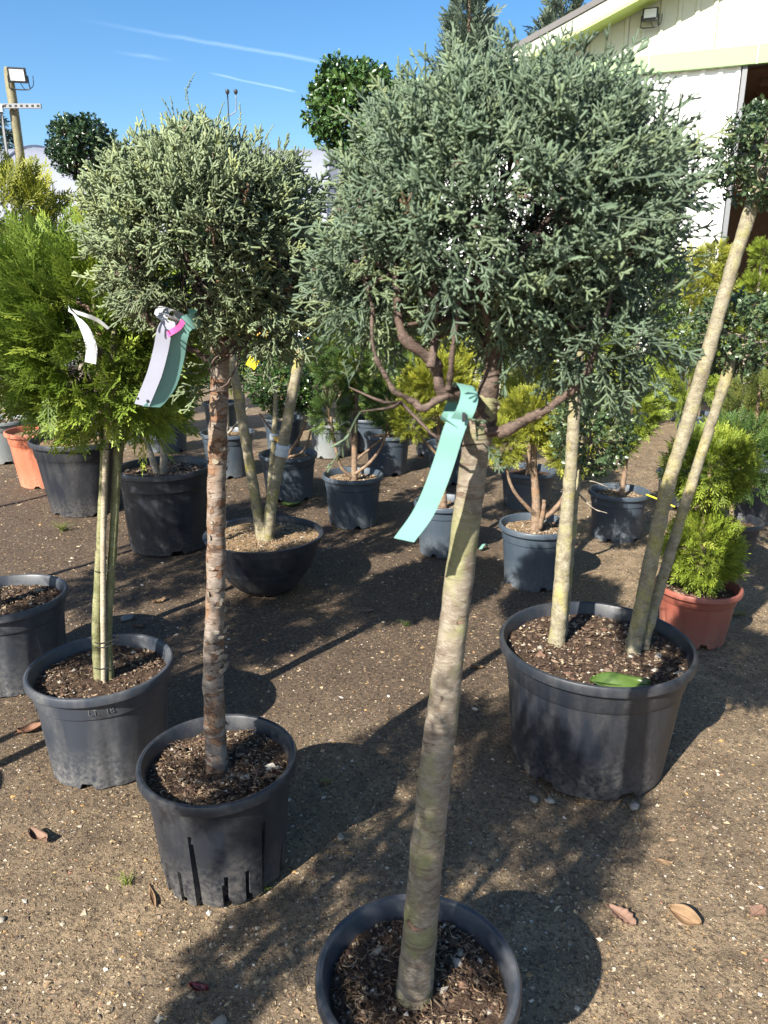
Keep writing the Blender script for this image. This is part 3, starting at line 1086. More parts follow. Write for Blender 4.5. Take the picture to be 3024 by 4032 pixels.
def twigs(g, hub, targets, r0=0.0035, k=4):
    parts = []
    for q in targets:
        near = np.argsort(np.linalg.norm(hub - q, axis=1))[:3]
        a = hub[near[g.integers(0, len(near))]]
        m = a * 0.45 + q * 0.55 + g.normal(0, 0.018, 3) - np.array([0, 0, 0.012])
        parts.append(tube_arrays([a, m, q], [r0 * 1.3, r0, r0 * 0.4], k=k, n=7, cap=False))
    return join(parts)


def rel(pts, t):
    return [np.asarray(p, float) - np.array(t.location) for p in pts]
# ------------------------------------------------------------------ building, tunnel and other far structures
U = Vector((0.93866, -0.34484, 0)).normalized()
NRM = Vector((-U.y, U.x, 0))                             # points away from the camera


def fac_empty(name, label, cat):
    e = thing(name, label, cat, (3.02, 10.422, 0))
    e.rotation_euler.z = math.atan2(U.y, U.x)
    return e


bld = fac_empty('barn', 'white and pale green clad barn with a gable roof and open bay', 'building')
SL = 0.40                                                # roof slope


def roof_z(s):
    return 4.47 + (s + 0.9) * SL if s < 4.5 else 4.47 + 5.4 * SL - (s - 4.5) * SL


def clad_sheet(s0, s1, z0, ztop, rib=0.2):
    """box-profile sheet: raised ribs every rib metres; top cut to ztop(s)"""
    xs, ys = [], []
    s = s0
    while s < s1 - 1e-6:
        for ds, dy in ((0.0, 0.0), (0.135, 0.0), (0.15, -0.022), (0.185, -0.022)):
            if s + ds <= s1:
                xs.append(s + ds)
                ys.append(dy)
        s += rib
    xs.append(s1)
    ys.append(0.0)
    V = [[x, y, z0] for x, y in zip(xs, ys)] + [[x, y, ztop(x)] for x, y in zip(xs, ys)]
    n = len(xs)
    F = np.array([[i, i + 1, n + i + 1, n + i] for i in range(n - 1)])
    return make_mesh('cladding_sheet', np.array(V), [F], smooth=False)


s = -3.0
while s < 11.9:
    e = min(s + 1.0, 12.0)
    obj('cladding_sheet', clad_sheet(s, e - 0.004, 4.1, lambda x: roof_z(x) - 0.03), M['cream_paint'], bld, label='pale cream gable sheet')
    s += 1.0
s = -2.67
while s < 1.3:
    obj('cladding_sheet', clad_sheet(s, s + 0.996, 0.0, lambda x: 4.05), M['white_paint'], bld, label='white wall sheet')
    s += 1.0
box('corner_trim', (1.335, 1.39, -0.035, 0.05, 0, 4.02), M['galvanised'], bld)
box('fascia_band', (-3.0, 12.0, -0.085, -0.03, 4.0, 4.20), M['green_paint'], bld, 0.004)
for q in (-0.95, 0.26, 1.47, 2.7):
    box('fascia_joint', (q, q + 0.012, -0.089, -0.084, 3.998, 4.202), M['cream_paint'], bld)
for sg in (0, 1):
    a, b = ((-3.2, 4.5) if sg == 0 else (4.5, 12.2))
    za, zb = roof_z(a), roof_z(b) if sg == 0 else roof_z(12.2)
    za = roof_z(a + 1e-6) if sg == 0 else roof_z(4.5)
    def slab(dz0, dz1, y0, y1):
        V = np.array([[a, y0, za + dz0], [b, y0, zb + dz0], [b, y1, zb + dz0], [a, y1, za + dz0], [a, y0, za + dz1], [b, y0, zb + dz1], [b, y1, zb + dz1], [a, y1, za + dz1]])
        return V, [np.array([[3, 2, 1, 0], [4, 5, 6, 7], [0, 1, 5, 4], [2, 3, 7, 6], [1, 2, 6, 5], [3, 0, 4, 7]])]
    obj('roof', make_mesh('roof', *slab(0.02, 0.09, -0.42, 9.0), smooth=False), M['roof_grey'], bld)
    obj('barge_board', make_mesh('barge_board', *slab(-0.13, 0.015, -0.40, -0.36), smooth=False), M['cream_paint'], bld)
    obj('soffit', make_mesh('soffit', *slab(-0.17, -0.135, -0.40, -0.03), smooth=False), M['soffit_green'], bld)
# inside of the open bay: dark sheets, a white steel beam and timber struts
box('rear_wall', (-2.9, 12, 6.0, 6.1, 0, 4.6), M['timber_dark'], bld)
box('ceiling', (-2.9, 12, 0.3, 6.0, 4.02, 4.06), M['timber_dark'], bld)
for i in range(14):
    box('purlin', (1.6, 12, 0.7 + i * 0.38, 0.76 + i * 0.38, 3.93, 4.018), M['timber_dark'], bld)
V, F = box_arrays(1.35, 4.2, 1.6, 1.75, -0.06, 0.06)
V[:, 2] += 3.47 + (V[:, 0] - 1.35) * 0.36
obj('steel_beam', make_mesh('steel_beam', V, F, smooth=False), M['galvanised'], bld)
V, F = box_arrays(1.5, 3.5, 2.0, 2.12, -0.05, 0.05)
V[:, 2] += 3.25 + (V[:, 0] - 1.35) * 0.40
obj('steel_beam', make_mesh('steel_beam', V, F, smooth=False), M['galvanised'], bld)
V, F = box_arrays(1.62, 2.6, 1.2, 1.34, -0.09, 0.09)
V[:, 2] += 3.52 - (V[:, 0] - 1.62) * 0.62
obj('timber_strut', make_mesh('timber_strut', V, F, smooth=False), M['timber_brown'], bld)
for q in (6.5, 11.9):
    box('barn_post', (q, q + 0.15, 0.0, 0.15, 0, 3.995), M['galvanised'], bld)


def floodlight(name, label, loc, rz, tilt, s=1.0, mount='wall'):
    t = thing(name, label, 'floodlight', loc)
    t.rotation_euler.z = rz
    def tilted(me):
        o = obj(me[0], me[1], me[2], t)
        o.rotation_euler.x = tilt
        return o
    V, F = join([box_arrays(-0.115 * s, 0.115 * s, -0.03 * s, 0.02 * s, -0.09 * s, 0.09 * s), box_arrays(-0.08 * s, 0.08 * s, 0.02 * s, 0.045 * s, -0.06 * s, 0.06 * s)])
    b = tilted(('housing', make_mesh('housing', V, F, smooth=False), M['black_metal']))
    m = b.modifiers.new('bevel', 'BEVEL')
    m.width = 0.006 * s
    m.segments = 2
    V, F = box_arrays(-0.09 * s, 0.09 * s, -0.034 * s, -0.028 * s, -0.062 * s, 0.07 * s)
    tilted(('lens', make_mesh('lens', V, F, smooth=False), M['lens']))
    tube('bracket', [(-0.125 * s, 0, 0), (-0.125 * s, 0.03 * s, -0.10 * s), (-0.11 * s, 0.05 * s, -0.155 * s), (0.11 * s, 0.05 * s, -0.155 * s), (0.125 * s, 0.03 * s, -0.10 * s), (0.125 * s, 0, 0)], [0.008 * s] * 6, M['black_metal'], t, k=6, n=26)
    tube('cable', [(0.02 * s, 0.03 * s, -0.09 * s), (0.07 * s, 0.05 * s, -0.16 * s), (0.16 * s, 0.10 * s, -0.10 * s), (0.17 * s, 0.12 * s, 0.03 * s)], [0.005 * s] * 4, M['tie'], t, k=5, n=18)
    return t


fl = Vector((3.02, 10.422, 0)) + U * 0.235 - NRM * 0.12
floodlight('floodlight', 'black floodlight fixed to the pale gable of the barn', (fl.x, fl.y, 4.62), math.atan2(U.y, U.x), R(-14), 0.78)

# polytunnel: sheet with hoops running over it
tun = thing('polytunnel', 'long white polythene tunnel behind the plants on the left', 'polytunnel', (-11.0, 17.0, 0))
ar = np.linspace(0.02, math.pi - 0.02, 41)
xs = np.linspace(-14, 10, 73)
prof = np.stack([np.cos(ar) * 3.9, np.sin(ar) ** 0.8 * 4.25], 1)
sag = 1 - 0.010 * np.abs(np.sin(xs * math.pi / 2.0)) ** 0.7
V = np.stack([np.repeat(xs[:, None], 41, 1), prof[None, :, 0] * sag[:, None], prof[None, :, 1] * sag[:, None]], -1).reshape(-1, 3)
obj('polythene_sheet', make_mesh('polythene_sheet', V, [grid_faces(73, 41, False)]), M['polythene'], tun)
for x in np.arange(-14, 10.1, 2.0):
    P = np.stack([np.full(41, x), prof[:, 0] * 1.006, prof[:, 1] * 1.006], 1)
    tube('hoop', P, [0.022] * 41, M['polythene'], tun, k=6, n=61)

# lamp post
lp = thing('lamp_post', 'round timber post carrying a slotted metal bar and cable', 'post', (-4.06, 9.0, 0))
tube('timber_post', [(-0.02, 0, 0), (-0.005, 0, 1.5), (0.02, 0, 2.9), (0.01, 0, 3.66), (0.01, 0, 3.75)], [0.055, 0.052, 0.048, 0.045, 0.007], M['post'], lp, k=16, n=40, amp=0.004, freq=12)
box('slotted_bar', (-0.42, 0.36, -0.11, -0.085, 3.33, 3.375), M['galvanised'], lp)
for i in range(13):
    box('slot', (-0.40 + i * 0.06, -0.375 + i * 0.06, -0.113, -0.109, 3.342, 3.362), M['tie'], lp)
box('slotted_rail', (-0.085, -0.065, -0.11, -0.09, 1.8, 3.33), M['galvanised'], lp)
tube('cable', [(0.10, -0.09, 3.36), (-0.06, -0.11, 3.33), (-0.09, -0.1, 3.0), (-0.10, -0.1, 2.3), (-0.06, -0.1, 1.2)], [0.008] * 5, M['tie'], lp, k=5, n=30)
box('cable_clip', (-0.13, -0.05, -0.125, -0.11, 3.29, 3.36), M['white_tag'], lp, 0.004)
floodlight('floodlight', 'floodlight on the timber post at the left edge', (-3.925, 8.93, 3.655), R(12), R(18), 0.80)

# wind sensor on a thin mast
ws = thing('wind_sensor', 'thin mast with two small cup sensors above the left ball tree', 'sensor', (-1.70, 9.0, 0))
tube('mast', [(0, 0, 0), (0, 0, 1.7), (0, 0, 3.30), (0, 0, 3.50)], [0.010, 0.009, 0.007, 0.007], M['black_metal'], ws, k=8, n=12)
tube('side_arm', [(0, 0, 3.28), (0.05, 0, 3.30), (0.085, 0, 3.34), (0.09, 0, 3.49)], [0.006] * 4, M['galvanised'], ws, k=6, n=14)
for x in (0.0, 0.09):
    tube('cup', [(x, 0, 3.485), (x, 0, 3.50), (x, 0, 3.525), (x, 0, 3.535)], [0.008, 0.02, 0.022, 0.012], M['black_metal'], ws, k=10, n=10)

# far trees
CROWN_CACHE = {}
g = np.random.default_rng(77)


def far_cypress(x, y, h, r, label, seed):
    t = thing('cypress_tree', label, 'tree', (x, y, 0), 'tall conifers behind the barn')
    tube('trunk', [(0, 0, 0), (0.05, 0, h * 0.5), (0, 0.03, h * 0.97)], [0.22, 0.13, 0.015], M['bark_brown'], t, k=8, n=14)
    if 'cypress' in CROWN_CACHE:
        o = obj('crown', CROWN_CACHE['cypress'], None, t, kind='stuff')
        o.scale.z = h / 8.9
        o.rotation_euler.z = seed
        return
    gg = np.random.default_rng(seed)
    P, O = [], []
    tips = [(0, 0, h, r)] + [(gg.uniform(-0.6, 0.6) * r, gg.uniform(-.5, .5) * r, h * gg.uniform(0.72, 0.93), r * 0.55) for _ in range(5)]
    for (tx, ty, th_, rr) in tips:
        n = int(900 * rr / r)
        u = gg.random(n)
        zz = th_ - u ** 0.8 * th_ * 0.62
        rad = rr * (0.06 + 0.94 * ((th_ - zz) / (th_ * 0.62)) ** 0.8)
        a = gg.uniform(0, 6.283, n)
        f = 0.45 + 0.55 * gg.random(n) ** 0.5
        nz = 0.7 + 0.6 * vnoise(np.stack([a * 2, zz * 1.6, np.full(n, tx)], -1), 4)
        P.append(np.stack([tx * (th_ - zz) / th_ + tx * 0.6 + np.cos(a) * rad * f * nz, ty + np.sin(a) * rad * f * nz, zz], -1))
        O.append(np.stack([np.cos(a), np.sin(a), np.full(n, 0.7)], -1))
    P, O = np.vstack(P), np.vstack(O)
    CROWN_CACHE['cypress'] = crown_mesh('crown', T_FERN_FAR, P, O, gg, 0.5, 0.5, (2.6, 4.8))
    obj('crown', CROWN_CACHE['cypress'], M['far_conifer'], t, kind='stuff')


far_cypress(2.0, 20, 8.9, 1.0, 'tall grey green conifer rising directly behind the front ball tree', 5)
far_cypress(4.4, 21, 8.5, 1.0, 'grey green conifer top beside the left end of the barn roof', 8)
far_cypress(6.3, 23, 9.4, 1.0, 'conifer tip just showing over the barn roof', 9)

sp = thing('spruce_tree', 'dark spruce at the left edge behind the polytunnel', 'tree', (-9.6, 20, 0))
tube('trunk', [(0, 0, 0), (0, 0, 3), (0, 0, 5.7)], [0.16, 0.1, 0.01], M['bark_brown'], sp, k=8, n=10)
n = 1300
zz = 5.9 - g.random(n) ** 0.7 * 4.8
tier = 0.75 + 0.35 * np.sin(zz * 9.0)
a = g.uniform(0, 6.283, n)
rad = (5.9 - zz) * 0.36 * tier * (0.4 + 0.6 * g.random(n) ** 0.5)
P = np.stack([np.cos(a) * rad, np.sin(a) * rad, zz - 0.08 * rad], -1)
obj('crown', crown_mesh('crown', T_FERN_FAR, P, np.stack([np.cos(a), np.sin(a), 0 * a - 0.1], -1), g, 0.0, 0.3, (2.0, 3.2)), M['spruce'], sp, kind='stuff')

bt = thing('bare_tree', 'leafless pale tree on the horizon between the two ball trees', 'tree', (-3.4, 27, 0))
tube('trunk', [(0, 0, 0), (0.1, 0, 2.2), (0, 0, 4.0)], [0.22, 0.16, 0.1], M['bark_brown'], bt, k=8, n=14)
parts = []
def grow(p, d, L, r, lv):
    q = p + d * L
    parts.append(tube_arrays([p, (p + q) / 2 + g.normal(0, 0.04 * L, 3), q], [r, r * 0.8, r * 0.55], k=4, n=5, cap=False))
    if lv:
        for _ in range(3):
            dd = unit(d + g.normal(0, 0.5, 3) + [0, 0, 0.15])
            grow(p + d * L * g.uniform(0.55, 1.0), dd, L * g.uniform(0.55, 0.8), r * 0.55, lv - 1)
for _ in range(6):
    grow(np.array([0, 0, g.uniform(2.6, 4.0)]), unit(g.normal(0, 0.6, 3) + [0, 0, 1.0]), 1.1, 0.05, 4)
V, F = join(parts)
obj('branches', make_mesh('branches', V, F), M['bark_brown'], bt, kind='stuff')

# ------------------------------------------------------------------ front ball tree (blue green cypress)
tA = potted('potted_ball_cypress', 'front blue green ball topped tree in black pot with teal ribbon tag', 'potted tree', 0.0585, 0.992, 0.176, 0.33, 'pot_grey', seed=3, bits=(1500, 1300), group='ball trees in the front row', collar=False, size=0.0042)
g = np.random.default_rng(101)
pts = [(.0505, .982, .25), (.056, .984, .36), (.078, .992, .70), (.104, 1.02, .955), (.125, 1.03, 1.178), (.137, 1.03, 1.285), (.139, 1.031, 1.30)]
V, F = tube_arrays(rel(pts, tA), [.0350, .0300, .0258, .0222, .0200, .0205, .0150], k=40, n=240, amp=0.0022, freq=34, seed=4,
                   bumps=[(0.15, 4.4, 0.012, 0.004), (0.25, 5.2, 0.010, 0.004), (0.39, 4.0, 0.012, 0.0045), (0.5, 5.4, 0.010, 0.004), (0.58, 4.6, 0.012, 0.004), (0.68, 5.0, 0.010, 0.004), (0.77, 4.3, 0.012, 0.005), (0.86, 5.0, 0.012, 0.004), (0.95, 4.9, 0.016, 0.005), (0.945, 3.6, 0.018, 0.008), (0.96, 0.3, 0.018, 0.008)])
obj('trunk', make_mesh('trunk', V, F), M['bark_grey'], tA)
LA = [([(.137, 1.03, 1.27), (.141, 1.032, 1.31), (.150, 1.04, 1.37), (.158, 1.05, 1.42), (.163, 1.06, 1.47), (.168, 1.09, 1.60)], .0215, .007),
      ([(.137, 1.025, 1.285), (.105, 1.0, 1.312), (.083, .985, 1.322), (.060, .975, 1.357), (.032, .98, 1.398), (.016, .99, 1.440), (.010, 1.01, 1.50), (-.01, 1.03, 1.57)], .0165, .004),
      ([(.085, .985, 1.318), (.060, .99, 1.304), (.035, .985, 1.302), (.003, .98, 1.325), (-.012, .985, 1.382), (-.018, .995, 1.432), (-.03, 1.01, 1.48)], .0075, .003),
      ([(.140, 1.025, 1.262), (.165, .995, 1.268), (.193, .975, 1.281), (.230, .965, 1.310), (.258, .96, 1.358), (.277, .96, 1.436), (.30, .95, 1.50)], .0115, .0035),
      ([(.060, .965, 1.355), (.062, .97, 1.40), (.066, .97, 1.45), (.060, .98, 1.53)], .0065, .003),
      ([(.085, .98, 1.325), (.092, .97, 1.37), (.094, .96, 1.44), (.088, .95, 1.52)], .0055, .0028),
      ([(.150, 1.04, 1.37), (.125, 1.0, 1.42), (.115, .97, 1.48), (.10, .95, 1.56)], .008, .003),
      ([(.155, 1.045, 1.39), (.19, 1.02, 1.44), (.215, 1.0, 1.50), (.25, .98, 1.58)], .008, .003),
      ([(.150, 1.04, 1.36), (.17, 1.12, 1.40), (.20, 1.2, 1.45), (.24, 1.27, 1.50)], .009, .003),
      ([(.150, 1.04, 1.37), (.10, 1.12, 1.42), (.05, 1.2, 1.5)], .008, .003),
      ([(.163, 1.06, 1.47), (.13, 1.05, 1.56), (.09, 1.04, 1.66)], .007, .003),
      ([(.163, 1.06, 1.47), (.22, 1.06, 1.54), (.28, 1.07, 1.62)], .007, .003)]
limbs(tA, [(rel([np.array(q) + g.normal(0, 0.004, 3) * (0 < i < 99) for i, q in enumerate(p)], tA), a * 0.82, b * 0.7) for p, a, b in LA], M['bark_branch'], k=12)
cA = np.array([.146, 1.085, 1.550])
P, O, f = blob(3800, cA, (.224, .212, .160, .180), g, 0.60, 0.13, 2.8, 3, power=0.55)
# clipped lower on its upper left shoulder, fuller on the right
sh = 1 - 0.27 * np.clip(O @ np.array([-.70, -.1, .70]), 0, 1) ** 1.6 - 0.04 * np.clip(O @ np.array([-.75, -.1, -.65]), 0, 1) ** 2
P = cA + (P - cA) * sh[:, None]
P2, O2, f2 = blob(330, (.262, 1.03, 1.385), (.105, .10, .06, .06), g, 0.3, 0.1, 2.6, 14)
P3, O3, f3 = blob(150, (-.018, 1.05, 1.45), (.045, .08, .07, .06), g, 0.3, 0.1, 2.6, 15)
P, O, f = np.vstack([P, P2, P3]), np.vstack([O, O2, O3]), np.concatenate([f, f2 * 0 + 1, f3 * 0 + 1])
hollow = (P[:, 2] < 1.46) & (P[:, 0] < .155) & (P[:, 0] > .005) & (P[:, 1] < 1.16) & (O[:, 2] < 0.12)
hollow2 = (P[:, 2] < 1.40) & (np.hypot(P[:, 0] - .14, P[:, 1] - 1.05) < .10)
inner = ((f < 0.70) & (P[:, 2] < 1.5)) | (vnoise(P * 15, 61) < 0.36)
keep = (~hollow | (g.random(len(P)) < 0.13)) & (~hollow2 | (g.random(len(P)) < 0.05)) & (~inner | (g.random(len(P)) < 0.28))
P, O = P[keep], O[keep]
P = np.vstack([P, [[.125, .985, 1.262], [.135, .99, 1.25], [-.045, .96, 1.33], [-.03, .95, 1.30]]])
O = np.vstack([O, [[-.3, -.8, -.1], [-.1, -.9, -.3], [-.5, -.4, -.5], [-.2, -.5, -.7]]])
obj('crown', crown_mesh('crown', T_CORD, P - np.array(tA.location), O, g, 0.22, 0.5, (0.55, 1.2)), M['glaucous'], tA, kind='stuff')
P, O, f = blob(170, cA, (.212, .208, .158, .16), g, 0.97, 0.13, 2.8, 3)
#, 0.09, 2.4, 3)
P = cA + (P - cA) * (1 - 0.30 * np.clip(O @ np.array([-.70, -.1, .70]), 0, 1) ** 1.6)[:, None]
k_ = O[:, 2] > 0.1
obj('leading_shoots', crown_mesh('leading_shoots', T_LEADER, P[k_] - np.array(tA.location), O[k_] * 0.5, g, 1.0, 0.25, (0.6, 1.05)), M['glaucous'], tA, kind='stuff')
hub = np.vstack([spline(np.array(p), 6)[2:] for p, a, b in LA])
Pt, _, _ = blob(150, cA, (.21, .21, .14, .15), g, 0.7, 0.05, 2.4, 3)
low, _, _ = blob(30, cA + np.array([-.08, -.02, -.03]), (.17, .16, .10, .15), g, 0.5)
ends = np.array([[.125, .985, 1.262], [.135, .99, 1.25], [-.045, .96, 1.33], [-.03, .95, 1.30]])
Pt = np.vstack([Pt, low[low[:, 2] > 1.32], ends])
V, F = twigs(g, hub - np.array(tA.location), Pt - np.array(tA.location), 0.0022)
obj('twigs', make_mesh('twigs', V, F), M['bark_branch'], tA, kind='stuff')


def bark_flakes(g, c0, c1, r, n, mat, parent):
    """thin curled plates of loose bark standing off a trunk"""
    parts = []
    for _ in range(n):
        f = g.uniform(0.02, 0.98)
        c = np.asarray(c0) * (1 - f) + np.asarray(c1) * f
        a0, da, hh = g.uniform(0, 6.283), g.uniform(0.25, 0.9), g.uniform(0.002, 0.008)
        aa = np.linspace(a0, a0 + da, 5)
        lift = np.linspace(0.0, 1.0, 5) ** 2 * g.uniform(0.0008, 0.004) + 0.0006
        rr = (r[0] * (1 - f) + r[1] * f) + lift
        w = np.array([0.4, 1.0, 0.9, 0.8, 0.35]) * hh
        lo = np.stack([c[0] + np.cos(aa) * rr, c[1] + np.sin(aa) * rr, c[2] - w], 1)
        hi = np.stack([c[0] + np.cos(aa) * (rr + 0.0005), c[1] + np.sin(aa) * (rr + 0.0005), c[2] + w], 1)
        parts.append((np.vstack([lo, hi]), [np.array([[i, i + 1, i + 6, i + 5] for i in range(4)])]))
    V, F = join(parts)
    obj('bark_flakes', make_mesh('bark_flakes', V, F, smooth=False), mat, parent, kind='stuff')


# ------------------------------------------------------------------ second ball tree (sage green, peeling bark)
tB = potted('potted_ball_cypress', 'sage green ball topped tree with peeling red bark in ribbed black pot', 'potted tree', -0.42, 1.612, 0.199, 0.325, 'pot_black', 'slotted', 0, 0, seed=8, bits=(1500, 1100), group='ball trees in the front row', collar=False, base=0.80, rot=0.35, size=0.0048)
g = np.random.default_rng(202)
pts = [(-.423, 1.616, .25), (-.425, 1.62, .34), (-.424, 1.65, .55), (-.405, 1.66, .784), (-.388, 1.66, 1.015), (-.373, 1.66, 1.177), (-.362, 1.66, 1.30), (-.353, 1.66, 1.38), (-.355, 1.67, 1.50), (-.37, 1.67, 1.64)]
V, F = tube_arrays(rel(pts, tB), [.030, .0275, .0245, .0225, .0212, .0205, .0205, .0135, .010, .006], k=40, n=230, amp=0.0032, freq=40, seed=14,
                   bumps=[(0.2, 4.2, 0.012, 0.004), (0.3, 5.2, 0.012, 0.004), (0.42, 4.9, 0.013, 0.004), (0.50, 4.2, 0.012, 0.005), (0.58, 5.1, 0.012, 0.004), (0.66, 4.6, 0.013, 0.005), (0.7, 3.3, 0.012, 0.005)])
obj('trunk', make_mesh('trunk', V, F), M['bark_red'], tB)
o_ = np.array(tB.location)
bark_flakes(g, np.array([-.424, 1.645, .36]) - o_, np.array([-.405, 1.66, .80]) - o_, (.0262, .0228), 70, M['bark_pale'], tB)
bark_flakes(g, np.array([-.405, 1.66, .80]) - o_, np.array([-.372, 1.66, 1.18]) - o_, (.0226, .0206), 34, M['bark_pale'], tB)
LB = [([(-.365, 1.645, 1.302), (-.385, 1.63, 1.308), (-.407, 1.62, 1.325), (-.45, 1.60, 1.352), (-.491, 1.59, 1.392), (-.53, 1.58, 1.44), (-.545, 1.58, 1.53), (-.56, 1.58, 1.60)], .0085, .003),
      ([(-.353, 1.655, 1.37), (-.335, 1.64, 1.41), (-.318, 1.63, 1.45), (-.305, 1.62, 1.52), (-.28, 1.61, 1.60)], .010, .003),
      ([(-.353, 1.655, 1.37), (-.375, 1.63, 1.42), (-.395, 1.61, 1.47), (-.41, 1.60, 1.56), (-.42, 1.6, 1.65)], .009, .003),
      ([(-.357, 1.66, 1.33), (-.325, 1.64, 1.345), (-.28, 1.62, 1.36), (-.23, 1.60, 1.40), (-.19, 1.6, 1.48)], .008, .003),
      ([(-.49, 1.59, 1.39), (-.505, 1.575, 1.43), (-.515, 1.57, 1.50)], .005, .0025),
      ([(-.357, 1.66, 1.42), (-.34, 1.72, 1.5), (-.31, 1.8, 1.6)], .008, .003),
      ([(-.357, 1.66, 1.40), (-.42, 1.74, 1.47), (-.49, 1.8, 1.56)], .008, .003)]
limbs(tB, [(rel(p, tB), a, b) for p, a, b in LB], M['bark_branch'], k=10)
cB = np.array([-.375, 1.67, 1.560])
P, O, f = blob(3400, cB, (.212, .205, .160, .205), g, 0.60, 0.14, 2.8, 13, power=0.55)
hollow = (P[:, 2] < 1.50) & (P[:, 0] > -.47) & (P[:, 0] < -.29) & (P[:, 1] < 1.68) & (O[:, 2] < 0.15)
left = (P[:, 2] < 1.41) & (P[:, 0] < -.40)
keep = (~hollow | (g.random(len(P)) < 0.2)) & (~left | (g.random(len(P)) < 0.25)) & ((vnoise(P * 16, 62) > 0.37) | (g.random(len(P)) < 0.2))
P, O = P[keep], O[keep]
P2, O2, _ = blob(260, (-.235, 1.645, 1.405), (.095, .09, .08), g, 0.3, 0.1, 2.6, 14)
P, O = np.vstack([P, P2]), np.vstack([O, O2])
P = np.vstack([P, [[-.385, 1.60, 1.25], [-.40, 1.59, 1.28], [-.37, 1.6, 1.30], [-.29, 1.58, 1.29], [-.25, 1.59, 1.28], [-.40, 1.60, 1.235]]])
O = np.vstack([O, [[-.6, -.3, -.5], [-.3, -.5, -.5], [-.6, -.5, .1], [.3, -.4, -.6], [.3, -.5, -.6], [.1, -.3, -.8]]])
obj('crown', crown_mesh('crown', T_CORD_B, P - o_, O, g, 0.25, 0.48, (0.6, 1.3)), M['sage'], tB, kind='stuff')
P, O, f = blob(190, cB, (.206, .205, .165, .19), g, 0.98, 0.10, 2.6, 13)
k_ = O[:, 2] > 0.15
P, O = P[k_], O[k_] * 0.5
lead = np.array([[-.385, 1.66, 1.73], [-.391, 1.66, 1.775], [-.398, 1.66, 1.815], [-.30, 1.66, 1.72], [-.48, 1.65, 1.70], [-.34, 1.64, 1.735]])
P = np.vstack([P, lead])
O = np.vstack([O, np.tile([[-0.05, 0, 0.9]], (6, 1))])
obj('leading_shoots', crown_mesh('leading_shoots', T_LEADER, P - o_, O, g, 1.2, 0.2, (0.6, 1.0)), M['sage'], tB, kind='stuff')
hub = np.vstack([spline(np.array(p), 6)[2:] for p, a, b in LB] + [np.array([[-.354, 1.66, 1.45], [-.355, 1.67, 1.55]])])
Pt, _, _ = blob(130, cB, (.21, .2, .16, .19), g, 0.7, 0.05, 2.4, 3)
ends = np.array([[-.385, 1.60, 1.25], [-.40, 1.59, 1.28], [-.37, 1.6, 1.30], [-.29, 1.58, 1.29], [-.25, 1.59, 1.28], [-.40, 1.60, 1.235]])
V, F = join([twigs(g, hub - o_, Pt - o_, 0.0022), twigs(g, np.array([[-.385, 1.63, 1.31], [-.30, 1.63, 1.35]]) - o_, ends - o_, 0.002)])
obj('twigs', make_mesh('twigs', V, F), M['bark_branch'], tB, kind='stuff')

# ------------------------------------------------------------------ third ball tree (leylandii on a caned stem)
def conifer(t, blobs, templates, mat, g, density=9000, up=0.35, scale=(0.75, 1.15), lo=0.55, bump=0.12, jit=0.4, name='crown'):
    """foliage of one plant from rounded masses (x,y,z,rx[,ry,rzu,rzd]) in world space"""
    Ps, Os = [], []
    for i, b in enumerate(blobs):
        c, rx = b[:3], b[3]
        rad = (rx, b[4] if len(b) > 4 else rx, b[5] if len(b) > 5 else rx, b[6] if len(b) > 6 else (b[5] if len(b) > 5 else rx))
        n = max(40, int(density * 0.66 * 4 * math.pi * ((rad[0] * rad[1] + rad[0] * (rad[2] + rad[3]) / 2 + rad[1] * (rad[2] + rad[3]) / 2) / 3)))
        P, O, f = blob(n, c, rad, g, lo, bump, 2.4, i + 31)
        Ps.append(P)
        Os.append(O)
    P, O = np.vstack(Ps) - np.array(t.location), np.vstack(Os)
    return obj(name, crown_mesh(name, templates, P, O, g, up, jit, scale), M[mat], t, kind='stuff')


def shared_crown(t, c, r, rz, mat, leaf=False, variant=0):
    """a rounded crown for a plant at the back; alike plants share the mesh"""
    key = (mat, leaf, variant)
    if key not in CROWN_CACHE:
        gg = np.random.default_rng(900 + variant * 7 + len(mat))
        n = 620
        P, O, f = blob(n, (0, 0, 0), (.2, .2, .2), gg, 0.45, 0.2, 2.4, 41 + variant * 3)
        me = crown_mesh('crown', T_LEAF if leaf else T_FERN_MID, P, O, gg, 0.4, 0.45, (0.75, 1.25))
        me.materials.append(M[mat])
        CROWN_CACHE[key] = me
    o = obj('crown', CROWN_CACHE[key], None, t, kind='stuff')
    o.location = Vector(c) - t.location
    o.scale = (r / .24, r / .24, rz / .24)
    o.rotation_euler.z = (c[0] * 7.3 + c[1] * 3.1) % 6.28
    return o


tC = potted('potted_ball_cypress', 'bright green ferny ball tree tied to a cane in grey pot', 'potted tree', -0.885, 2.075, 0.219, 0.335, 'pot_grey', 'plain', 9, 5, seed=1, bits=(900, 350), group='ball trees in the front row', rot=0.2, size=0.005, base=0.8)
g = np.random.default_rng(303)
oC = np.array(tC.location)
tube('trunk', rel([(-.885, 2.05, .25), (-.876, 2.055, .45), (-.835, 2.075, .763), (-.800, 2.09, 1.04), (-.79, 2.1, 1.25), (-.80, 2.12, 1.5)], tC), [.017, .0145, .0135, .012, .010, .005], M['bark_green'], tC, k=18, n=90, amp=.0015, freq=40)
tube('trunk', rel([(-.855, 2.055, .25), (-.845, 2.06, .45), (-.802, 2.085, .763), (-.768, 2.10, 1.04), (-.76, 2.1, 1.25), (-.73, 2.12, 1.45)], tC), [.0155, .0135, .0125, .011, .009, .004], M['bark_green'], tC, k=18, n=90, amp=.0015, freq=40, seed=5)
cp = [(-.868, 2.035, .26), (-.822, 2.055, .763), (-.782, 2.072, 1.10), (-.77, 2.08, 1.25)]
